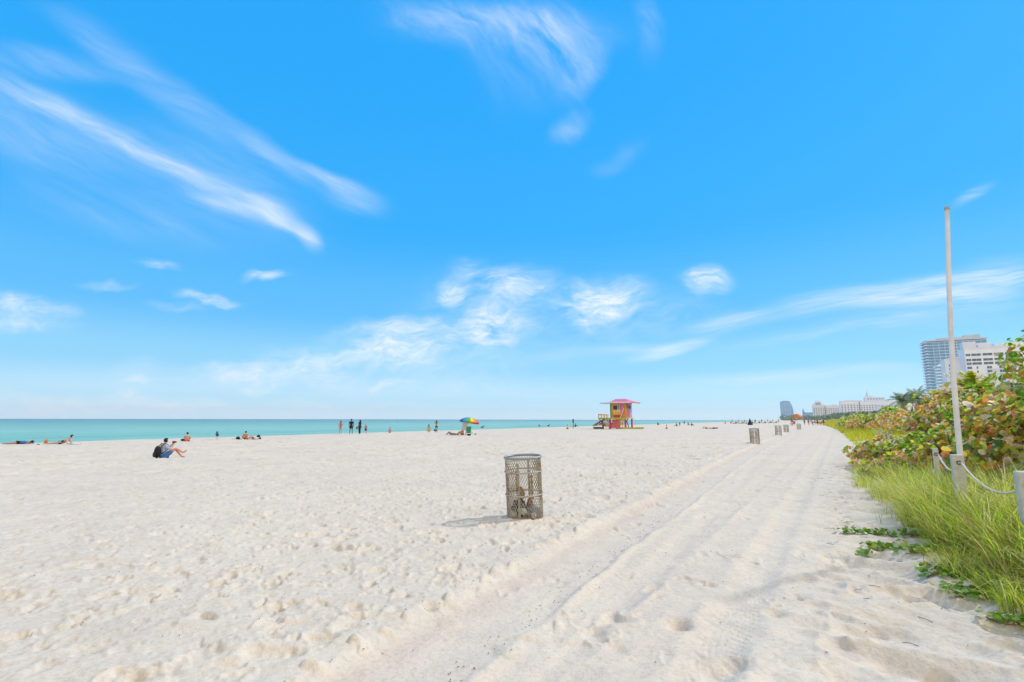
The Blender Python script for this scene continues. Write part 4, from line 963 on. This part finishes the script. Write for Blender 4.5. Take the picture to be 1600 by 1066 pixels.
# person with backpack
p = ground(255, 719.5); fw = face(.6, .8)
man = person('sit_cross', ['shirt', 'shorts'], p, fw, 'person with dark hair and black backpack sitting on the sand, legs crossed', 'burnt', scale=.93, shirt='skyblue', shorts='blue')
b = MB(); b.box((0, .37, .74), (.14, .07, .09)); b.tube([(0, .40, .74), (0, .48, .74)], [.035, .04], 10); cmr = b.build('camera_body', mat('camera_black', (.02, .02, .02), .4), None)
cmr.name = 'photo_camera'; cmr.location = p; cmr.scale = (.93,) * 3; cmr.rotation_euler = (0, 0, fw); tag(cmr, 'small black camera held up by the backpack wearer', 'camera')
bp = thing('backpack', 'black backpack worn by the person sitting on the sand', 'backpack', p, fw); bp.scale = (.96,) * 3
b = MB(); b.blob((0, -.25, .30), (.17, .125, .27), 14, .03, 2); b.build('pack', CL['black'], bp, smooth=True)
b = MB(); b.blob((0, -.365, .20), (.12, .05, .12), 12, .03, 3); fp_ = b.build('front_pocket', mat('pocket_black', (.025, .02, .028), .6, .2, 10), bp, smooth=True)
for sx in (-1, 1): b = MB(); b.tube([(.11 * sx, -.2, .50), (.13 * sx, -.06, .67), (.15 * sx, .10, .60), (.16 * sx, .12, .42), (.14 * sx, -.14, .22)], .022, 6); b.build('strap', CL['black'], bp, smooth=True)
b = MB(); b.tube([(-.09, -.37, .3), (-.09, -.385, .2)], .004, 5); b.box((-.04, -.405, .2), (.025, .006, .02)); b.build('zip_pull', CL['grey'], fp_)
# group near 385
p = ground(384, 688.5); person('sit', ['shirt', 'trunks'], p, face(-.7, .6), 'hunched bather in orange-red sitting in the middle of a small group', 'tan', group=GA, shirt='orange', shorts='black', scale=.85)
p = ground(397, 688.5); person('supine', ['shirt', 'trunks'], p, face(-.95, .2), 'bather lying back in a white shirt beside the orange-red one', 'pale', group=GA, shirt='white', shorts='navy', scale=.9, hair='navy')
sack('beach_bag', 'dark bag left of the orange-red bather', ground(372, 688.5), (.2, .18, .12), CL['black'], 6)
towel('beach_towel', 'pale towel behind the dark bag of the small group', ground(369, 688), face(-1, .1), 1.0, .5, CL['white'])
sack('beach_bag', 'dark blue bag at the head of the bather in white', ground(404, 686), (.2, .16, .17), CL['navy'], 8)
# standing family
p = ground(532, 679.8); person('carry', ['dress', 'long'], p, face(-.3, 1), 'standing woman in a red swimsuit, leftmost of four by the water', 'burnt', 'brown', group=GA, swimsuit='pink', scale=.95)
p = ground(548.5, 679.8); person('walk', ['shirt', 'shorts'], p, face(-.2, 1), 'standing man all in black, second of four by the water', 'brown', group=GA, shirt='black', shorts='black', scale=1.07)
p = ground(562, 679.6); pw = p; person('carry', ['shirt', 'trousers', 'long'], p, face(-.9, .3), 'woman in long black clothes with long black hair holding a red bag', 'brown', group=GA, shirt='black', trousers='black', scale=1.03)
p = ground(571.5, 679.4); person('stand', ['shirt', 'shorts'], p, face(.1, 1), 'child in a coral shirt and dark shorts, rightmost of four', 'burnt', 'brown', group=GA, shirt='coral', shorts='black', scale=.66)
q = pw + Vector((-.37, .06, .62)); o = sack('tote_bag', 'red bag hanging from the hand of the woman in black', q, (.16, .08, .17), CL['red'], 9)
p = ground(609.5, 677.5); person('sit', ['trunks'], p, face(-.3, 1), 'bather with dark hair sitting alone between the family and the umbrella', 'burnt', group=GA, shorts='coral', scale=.8)
def at_depth(px, py, Yd, z=None):
    d = px_dir(px, py); k = Yd / d.y; return Vector((d.x * k, Yd, CAM_H + d.z * k))
p = at_depth(670, 683, 74); person('stand', ['dress', 'long'], p, face(-.2, 1), 'woman in a yellow swimsuit wading at the water edge', 'pale', 'brown', group=GA, swimsuit='yellow')
p = at_depth(682, 677, 74); person('wave', ['trunks', 'long'], p, face(-.2, 1), 'person raising both arms at the water edge, black trunks', 'tan', group=GA, shorts='black')
sack('beach_bag', 'black bag on the sand below the person with raised arms', ground(680.5, 675), (.28, .2, .16), CL['black'], 10, handle=False)

# rainbow umbrella corner
pu = ground(729, 680.5)
um = thing('beach_umbrella', 'rainbow striped beach umbrella tilted over a green chair', 'umbrella', pu)
RB = [(.55, .05, .06), (.70, .22, .03), (.80, .60, .03), (.10, .45, .06), (.05, .35, .60), (.04, .10, .45), (.17, .05, .35), (.60, .12, .30)]
rm = [mat('umbrella_panel_%s' % n, c, .7, .06, 4) for n, c in zip(('red', 'orange', 'yellow', 'green', 'skyblue', 'blue', 'violet', 'pink'), RB)]
b = MB(); n = 16
ordr = [6, 5, 5, 4, 3, 2, 1, 0, 7, 7, 0, 1, 2, 3, 4, 5]
rings = [(.03, .47), (.45, .40), (.85, .23), (1.14, .0), (1.15, -.12)]
for k in range(n):
    a0, a1 = [2 * math.pi * (q / n) + math.pi * .92 for q in (k, k + 1)]
    for (r0, z0), (r1, z1) in zip(rings[:-1], rings[1:]):
        b.cm = ordr[k]; b.add([(r0 * math.cos(a0), r0 * math.sin(a0), z0), (r1 * math.cos(a0), r1 * math.sin(a0), z1), (r1 * math.cos(a1), r1 * math.sin(a1), z1), (r0 * math.cos(a1), r0 * math.sin(a1), z0)], [(0, 1, 2, 3)])
cn = b.build('canopy', rm, um, smooth=False); cn.location = (.35, 0, 1.55); cn.rotation_euler = (R(-6), R(8), 0)
b = MB(); b.tube([(0, 0, -.3), (.42, 0, 2.05)], .02, 8); b.build('pole', M_polew, um)
for k in range(8):
    a = 2 * math.pi * k / 8; rb = MB(); rb.tube([(.03 * math.cos(a), .03 * math.sin(a), .44), (.45 * math.cos(a), .45 * math.sin(a), .37), (1.12 * math.cos(a), 1.12 * math.sin(a), -.01)], .006, 4)
    rb.build('rib', M_polew, cn)
ch = thing('beach_chair', 'green sling beach chair seen from behind under the rainbow umbrella', 'chair', ground(732, 681) + Vector((.05, -.3, 0)), face(-.3, 1))
M_fr = mat('chair_frame', (.08, .06, .05), .5)
b = MB(); b.box((0, -.08, .62), (.5, .03, .72), M=Matrix.Rotation(R(10), 4, 'X')); b.build('backrest', CL['green'], ch)
b = MB(); b.box((0, .2, .27), (.5, .45, .03)); b.build('seat', CL['green'], ch)
for sx in (-1, 1):
    for (a, c) in (((.26 * sx, -.05, .0), (.26 * sx, .35, .3)), ((.26 * sx, .40, 0), (.26 * sx, -.18, 1.02))): b = MB(); b.tube([a, c], .016, 6); b.build('leg', M_fr, ch)
    b = MB(); b.box((.28 * sx, .12, .5), (.05, .45, .03)); b.build('armrest', M_fr, ch)
sack('beach_bag', 'dark bag tucked under the green chair', ground(732, 681.5) + Vector((.1, -.35, 0)), (.26, .16, .11), CL['black'], 11, handle=False)
towel('beach_towel', 'pale towel hung in the shade under the rainbow umbrella', pu + Vector((-.45, .2, .0)), 0, .7, .5, CL['white'], .05)
hang = MB(); vs = []
for a in range(7):
    for c in range(6): vs.append((-.40 + .10 * a - .04 * c + .02, .05 * math.sin(a * 2.2 + c), 1.52 - c * .19))
n0 = len(vs); vs += [(v[0], v[1] + .02, v[2]) for v in vs]
fs = [];
for a in range(6):
    for c in range(5): q_ = a * 6 + c; fs += [(q_, q_ + 1, q_ + 7, q_ + 6), (n0 + q_ + 6, n0 + q_ + 7, n0 + q_ + 1, n0 + q_)]
hang.add(vs, fs); o = hang.build('hanging_cloth', CL['white'], smooth=True); o.location = pu + Vector((-.02, 0, .0)); o.rotation_euler = (0, 0, R(10)); tag(o, 'white cloth hanging from the left side of the rainbow umbrella', 'cloth')
p = ground(723, 680.5); person('sit', ['trunks'], p, face(-.9, .4), 'bather with pink skin sitting left of the green chair', 'burnt', group=GA, shorts='red', scale=.95)
p = ground(706, 681); person('supine', ['shirt', 'trousers'], p, face(-.98, .1), 'bather in grey lying left of the rainbow umbrella with knees up', 'pale', group=GA, shirt='grey', trousers='grey', scale=.95)
sack('cool_bag', 'small dark bag right of the green chair', ground(743, 680), (.1, .1, .07), CL['brown'], 12, handle=False)
sack('cool_bag', 'tiny white bag just right of the green chair legs', ground(738, 679), (.12, .1, .2), CL['white'], 13)

# gulls
M_gull = mat('gull_dark', (.05, .05, .055), .7); M_beak = mat('beak', (.4, .25, .05), .5)
def gull(loc, rz, label):
    r_ = thing('seabird', label, 'bird', loc, rz, 'dark seabirds on the crest')
    J = dict(t=Vector((0, -.3, .24)), b=Vector((0, -.06, .27)), c=Vector((0, .12, .32)), n=Vector((0, .17, .40)), h=Vector((0, .21, .47)), k=Vector((0, .27, .46)))
    me_ = PROTO.get('gull') or skin_mesh('body', J, [('t', 'b'), ('b', 'c'), ('c', 'n'), ('n', 'h'), ('h', 'k')], dict(t=(.05, .015), b=(.1, .09), c=(.09, .085), n=.05, h=.05, k=.02), 'b', M_gull); PROTO['gull'] = me_
    o = link(bpy.data.objects.new('body', me_)); setp(o, r_)
    b = MB(); b.tube([(0, .27, .46), (0, .36, .44)], [.018, .004], 6); b.build('beak', M_beak, r_)
    for sx in (-1, 1): b = MB(); b.tube([(.04 * sx, 0, .2), (.04 * sx, .01, 0), (.04 * sx, .08, .0)], .009, 5); b.build('leg', M_beak, r_)
    r_.scale = (1.5,) * 3
for px, py, rz, lb in ((339, 689, .6, 'lone seabird left of the small group of bathers'), (754, 671.5, -1, 'dark seabird right of the rainbow umbrella'), (843, 668, .5, 'dark seabird, left one of a pair before the lifeguard tower'), (857.5, 668, -1.2, 'dark seabird, right one of a pair before the lifeguard tower')):
    gull(ground(px, py), rz, lb)
# cones, signal post
def cone(px, py, label, sc):
    o = thing('traffic_cone', label, 'cone', ground(px, py), 0, 'orange cones around the lifeguard tower'); o.scale = (sc,) * 3
    b = MB(); b.lathe([(.17, .04), (.13, .2), (.09, .42), (.04, .68), (.025, .72)], 16); cb_ = b.build('cone_body', mat('cone_orange', (.75, .14, .05), .5), o, smooth=True)
    b = MB(); b.box((0, 0, .02), (.42, .42, .04)); b.build('base', mat('cone_base', (.6, .12, .05), .6), o)
    b = MB(); b.lathe([(.117, .31), (.092, .44)], 16); b.build('band', CL['white'], cb_)
cone(887, 670.8, 'orange cone left of the lifeguard tower', 1.25); cone(1042, 670.3, 'orange cone right of the lifeguard tower', 1.2)
o = thing('marker_post', 'thin dark post standing by the water left of the tower', 'post', at_depth(896, 668, 108))
b = MB(); b.tube([(0, 0, -.5), (0, 0, 1.7)], .07, 8); b.build('shaft', mat('dark_wood', (.10, .07, .07), .8), o); b = MB(); b.box((0, 0, 1.35), (.3, .08, .8)); b.build('board', mat('dull_red_board', (.22, .12, .14), .7), o)
p = ground(899, 667.5); person('sit', ['shirt', 'trunks'], p, face(.9, .2), 'dark figure sitting at the foot of the thin post', 'brown', group=GA, scale=.95)
towel('beach_towel', 'dark towel left of the figure by the thin post', ground(893.5, 667.4), 0, 1.3, .6, CL['grey'])

# ------------------------------------------------------------------ lifeguard tower
pt = ground(968, 670.3)
TW = thing('lifeguard_tower', 'colourful pink and orange lifeguard tower on legs with deck and ramp', 'lifeguard tower', pt, -PHI - R(6.5))
C = dict(pink=(.72, .18, .42), magenta=(.62, .06, .30), lilac=(.52, .36, .66), orange=(.75, .30, .07), yellow=(.72, .52, .09), red=(.55, .07, .06), lime=(.42, .50, .05), green=(.03, .33, .12), coral=(.74, .20, .16), wood=(.42, .24, .12), white=(.75, .75, .72), dark=(.05, .05, .07), dgreen=(.07, .13, .05))
C = {k: mat('tower_' + k, v, .65, .14, 3.5, bump=.3) for k, v in C.items()}
def tb(nm, m, *boxes, bevel=0):
    b = MB()
    for q in boxes: b.box(q[0], q[1])
    return b.build(nm, C[m], TW, bevel=bevel)
# local frame: x to the right/inland, y away; hut 2.9 m square; deck 2.05 m up
DZ = 2.05; x0, x1, y0, y1 = -.95, 1.95, -1.45, 1.45
tb('deck', 'yellow', ((-.55, 0, DZ - .12), (5.6, 3.6, .16)))
tb('deck_edge', 'lime', ((-.55, -1.83, DZ - .16), (5.7, .06, .3)))
hz = 2.75; zt = DZ + hz
w1 = tb('front_wall', 'orange', ((x0 + .25, y0, DZ + hz / 2), (.5, .08, hz)), ((.25, y0, DZ + .6), (1.4, .08, 1.2)), ((.25, y0, zt - .25), (1.4, .08, .5)), ((1.42, y0, DZ + hz / 2), (.95, .08, hz)))
tb('wall_panel', 'yellow', ((.25, y0 - .06, DZ + 1.02), (1.4, .04, .85))); tb('wall_panel', 'red', ((.25, y0 - .06, DZ + .28), (1.4, .04, .5))); tb('wall_panel', 'pink', ((1.25, y0 - .06, DZ + 1.7), (.5, .04, 1.6)))
tb('corner_post', 'green', ((x0, y0 - .02, DZ + hz / 2), (.2, .2, hz))); tb('corner_post', 'orange', ((x1, y0 - .02, DZ + hz / 2), (.22, .22, hz)))
tb('side_wall', 'lilac', ((x1, .2, DZ + hz / 2), (.08, 2.5, hz))); tb('side_wall', 'coral', ((x0, 0.05, DZ + hz / 2), (.08, 2.75, hz))); tb('back_wall', 'pink', ((.5, y1, DZ + hz / 2), (2.75, .08, hz)))
tb('side_panel', 'orange', ((x1 + .06, -.9, DZ + hz / 2), (.04, .75, hz - .1))); tb('side_panel', 'pink', ((x1 + .06, -.1, DZ + hz / 2), (.04, .8, hz - .1)))
wn_ = tb('window', 'dark', ((.25, y0 + .01, DZ + 1.72), (1.38, .05, 1.02))); wf_ = tb('window_frame', 'white', ((.5, y0 - .07, DZ + 1.72), (.12, .05, 1.0)), ((.8, y0 - .07, DZ + 1.72), (.1, .05, 1.0)), ((.25, y0 - .07, DZ + 1.2), (1.45, .07, .06)), ((.25, y0 - .07, DZ + 2.26), (1.45, .07, .06)))
KIDS[TW].remove(wf_); setp(wf_, wn_)
tb('side_window', 'dark', ((x1 + .09, .25, DZ + 1.95), (.04, .7, .6)))
b = MB(); b.tube([(x1 + .10, -.75, DZ + 2.05), (x1 + .17, -.75, DZ + 2.05)], .45, 20); b.build('round_sign', C['green'], TW)
# hipped roof with long seaward awning
b = MB(); e = .95; rz0 = zt; rv = [(x0 - .1, y0 - e, rz0), (x1 + e + .3, y0 - e, rz0), (x1 + e + .3, y1 + e, rz0), (x0 - .1, y1 + e, rz0), (x0 + .5, -.25, rz0 + .72), (x1 - .5, -.25, rz0 + .72), (x1 - .5, .25, rz0 + .72), (x0 + .5, .25, rz0 + .72)]
b.add(rv, [(3, 2, 1, 0), (0, 1, 5, 4), (1, 2, 6, 5), (2, 3, 7, 6), (3, 0, 4, 7), (4, 5, 6, 7)]); rf = b.build('roof', C['pink'], TW)
b = MB(); b.box(((x0 + x1 + e + .2) / 2, y0 - e - .03, rz0), (x1 - x0 + e + .5, .08, .24)); b.build('eave_board', C['white'], rf)
b = MB(); b.box((x1 + e + .34, 0, rz0), (.08, y1 - y0 + 2 * e, .24)); b.build('eave_board', C['coral'], rf)
tb('awning', 'lilac', ((x0 - 1.15, -.3, rz0 - .05), (2.1, 2.6, .12)))
# railings
b = MB()
for x in (-3.3, -2.7, -2.1, -1.5): b.box((x, -1.75, DZ + .25), (.1, .1, .5))
b.box((-2.35, -1.75, DZ + .5), (2.1, .14, .12)); b.build('railing', C['yellow'], TW)
b = MB()
for y in (-1.75, -.6, .6, 1.75): b.box((-3.32, y, DZ + .3), (.1, .1, .6))
b.box((-3.32, 0, DZ + .6), (.12, 3.6, .12)); b.build('railing', C['orange'], TW)
b = MB(); b.beam((1.0, y0 - .3, DZ - .05), (1.75, y0 - .3, DZ + 1.7), .1); b.build('brace_rail', C['white'], TW)
# legs, lattice, braces
for x, m in ((-2.6, 'magenta'), (-1.1, 'magenta'), (.6, 'coral'), (1.9, 'magenta')):
    for y in (-1.5, 1.5): tb('leg', m, ((x, y, (DZ - .2) / 2 - .1), (.26, .26, DZ)))
for (xa, xb) in ((-2.6, -1.1), (.6, 1.9)):
    b = MB()
    for k in range(6):
        f0, f1 = k / 6, (k + 1) / 6; xm0, xm1 = xa + (xb - xa) * f0, xa + (xb - xa) * f1
        b.beam((xm0, -1.52, .7), (xm1, -1.52, 1.85), .06); b.beam((xm1, -1.5, .7), (xm0, -1.5, 1.85), .06)
    b.build('lattice', C['white'], TW)
b = MB(); b.beam((-3.4, -1.6, DZ - .1), (-2.2, -1.6, .5), .14); b.build('brace', C['dark'], TW); b = MB(); b.beam((-3.4, 1.6, DZ - .1), (-2.2, 1.6, .5), .14); b.build('brace', C['dark'], TW)
b = MB(); b.beam((2.5, -1.6, DZ - .1), (1.95, -1.6, 1.1), .12); b.build('brace', C['dark'], TW); b = MB(); b.beam((2.2, -1.55, 1.3), (2.6, -1.55, 0), .12); b.build('brace', C['dark'], TW)
b = MB(); b.box((-.2, -1.3, 1.35), (1.2, .08, .7)); b.box((-.2, -1.34, .55), (1.5, .08, .8)); b.build('under_panel', C['coral'], TW)
b = MB(); b.box((-1.7, -1.2, .75), (1.0, .5, .8)); b.build('storage_box', C['yellow'], TW)
b = MB(); b.box((-1.9, .1, .85), (3.4, 2.2, .45)); b.build('landing', C['wood'], TW)
b = MB(); b.beam((-2.0, -2.0, DZ - .2), (-4.3, -2.0, .55), .9, .1); b.beam((-2.0, -2.4, .85), (-4.0, -2.4, .6), .08, .2); b.build('ramp', C['wood'], TW)
b = MB(); b.box((3.0, -1.7, .15), (4.0, .5, .36)); b.box((4.6, -1.5, .22), (1.4, .4, .3)); b.build('skid', C['lime'], TW, bevel=.03)
b = MB(); b.box((-3.4, -1.7, .16), (2.0, .5, .34)); b.build('skid', C['dgreen'], TW, bevel=.03)
b = MB(); b.beam((.95, -1.9, .1), (.95, -1.7, 1.9), .1); b.beam((1.45, -1.9, .1), (1.45, -1.7, 1.9), .1)
for k in range(6): b.box((1.2, -1.9 + .035 * k, .3 + .29 * k), (.5, .06, .06))
b.build('ladder', C['orange'], TW)

# ------------------------------------------------------------------ people and things farther along
GB = 'distant beachgoers right of the lifeguard tower'
far = [  # px, foot py, pose, parts, facing, skin, colours, label, scale
 (1028, 664, 'sit', ('shirt', 'trunks'), (1, .2), 'brown', dict(shirt='black'), 'dark figure sitting nearest right of the tower', 1.0),
 (1058, 666, 'sit', ('shirt', 'trunks'), (-1, .2), 'tan', dict(shirt='black'), 'dark sitting figure, left of the cluster beyond the cone', 1.0),
 (1062.5, 666, 'stand', ('shirt', 'shorts'), (0, 1), 'brown', dict(shirt='black'), 'small child in black standing in the cluster beyond the cone', .6),
 (1069.5, 663.5, 'stand', ('shirt', 'shorts'), (0, 1), 'brown', dict(shirt='navy'), 'person in navy standing behind the cluster beyond the cone', .75),
 (1075.5, 664, 'sit', ('shirt', 'trunks'), (1, .1), 'tan', dict(shirt='grey'), 'figure in grey sitting in the cluster beyond the cone', 1.0),
 (1081, 665, 'sit', ('shirt', 'trunks'), (1, .1), 'brown', dict(shirt='navy'), 'dark blue figure at the right of the cluster beyond the cone', .9),
 (1115, 670, 'prone', ('shirt', 'trunks'), (1, .1), 'tan', dict(shirt='black'), 'person in black lying alone left of the second bin', 1.0),
 (1104, 670, 'supine', ('trunks',), (-1, .1), 'pale', dict(shorts='black'), 'person lying down, left of the one in black', 1.0),
 (1134, 661.5, 'sit', ('shirt', 'trunks'), (-1, .2), 'pale', dict(shirt='grey'), 'tiny seated figure in grey far out left of the dark tent', 1.1)]
for px, py, kd, pr, fc, sk, cols, lb, sc_ in far:
    person(kd, pr, ground(px, py), face(*fc), lb, sk, group=GB, scale=sc_, **cols)
# dark small tent
o = thing('beach_tent', 'small dark blue pointed beach tent among the far bathers', 'tent', ground(1172.5, 663.8))
b = MB(); b.lathe([(.85, 0), (.62, .6), (.3, 1.4), (.04, 2.0)], 8); b.build('canopy', CL['navy'], o); b = MB(); b.tube([(0, 0, 0), (0, 0, 2.2)], .03, 6); b.build('pole', M_polew, o)
# orange umbrella
pu = ground(1247, 664.5)
o = thing('beach_umbrella', 'plain orange beach umbrella above the farthest bin', 'umbrella', pu)
b = MB(); b.lathe([(1.35, 2.0), (1.3, 2.25), (.95, 2.75), (.5, 3.05), (.05, 3.15)], 14); b.build('canopy', mat('orange_canopy', (.62, .22, .05), .7, .1, 3), o, smooth=True)
b = MB(); b.tube([(0, 0, -.3), (0, 0, 2.9)], .03, 8); b.build('pole', M_polew, o)
o = thing('lounge_chair', 'low brown lounge chair beside the orange umbrella', 'chair', ground(1240, 663.5), .4)
b = MB(); b.box((0, .3, .4), (1.4, .9, .1)); b.build('seat', CL['brown'], o)
b = MB(); b.box((-.1, -.2, .8), (1.4, .08, .8), M=Matrix.Rotation(R(20), 4, 'X')); b.build('backrest', CL['coral'], o)
for sx in (-.6, .6):
    for sy in (0, .6): b = MB(); b.tube([(sx, sy, 0), (sx, sy, .38)], .04, 6); b.build('leg', M_fr, o)
names = ['white', 'black', 'red', 'navy', 'brown', 'grey', 'coral', 'blue']
for k in range(34):      # bathers strung along the shore, far off
    px = 1143 + k * 2.25 + rng.uniform(-.8, .8); py = 662.2 - k * .07 + rng.uniform(-.4, .4)
    c = names[int(rng.integers(0, 8))]; kd = ('sit', 'stand', 'supine', 'sit')[k % 4]
    person(kd, ('shirt', 'trunks'), ground(px, min(py, 661.5)), rng.uniform(0, 6), 'tiny far-off bather in the line along the shore left of the curved tower', ('tan', 'pale', 'brown')[k % 3], group='far-off bathers along the shore', shirt=c, shorts=names[(k * 3) % 8], scale=1.05)
wk = [(1238, 665, 'red', 'person in red standing left of the orange umbrella'), (1257.5, 663.8, 'brown', 'walker in brown, first right of the orange umbrella'), (1264, 663.6, 'grey', 'walker in grey, second right of the orange umbrella'), (1270.5, 664.4, 'white', 'walker in white shirt, third right of the orange umbrella'), (1274, 663.5, 'skyblue', 'walker in pale blue in the crowd at the lane end'), (1278, 664, 'red', 'walker in dark red in the crowd at the lane end'), (1282.5, 664.5, 'white', 'walker in white nearest the dune end of the crowd'), (1287.5, 664, 'black', 'walker in black at the dune side of the crowd'), (1268, 661.5, 'coral', 'small walker in coral behind the crowd'), (1285, 661.8, 'white', 'small walker in white behind the crowd by the dune')]
for k, (px, py, c, lb) in enumerate(wk):
    person(('walk', 'stand')[k % 2], ('shirt', 'shorts'), ground(px, py), face(rng.uniform(-.5, .5), (-1) ** k), lb, ('tan', 'pale', 'brown')[k % 3], group='walkers at the end of the lane', shirt=c, shorts=names[(k * 5) % 8])
# ------------------------------------------------------------------ haze
HAZE = 0.0001
if HAZE:
    m = bpy.data.materials.new('haze'); m.use_nodes = True; N = NT(m.node_tree); out = N.n('ShaderNodeOutputMaterial'); v = N.n('ShaderNodeVolumePrincipled')
    v.inputs['Color'].default_value = (.80, .90, 1, 1); v.inputs['Density'].default_value = HAZE; v.inputs['Anisotropy'].default_value = .2
    N.l(v.outputs[0], out.inputs['Volume'])
    b = MB(); b.box((0, 0, 60), (15000, 15000, 130)); tag(b.build('haze', m), kind='stuff')
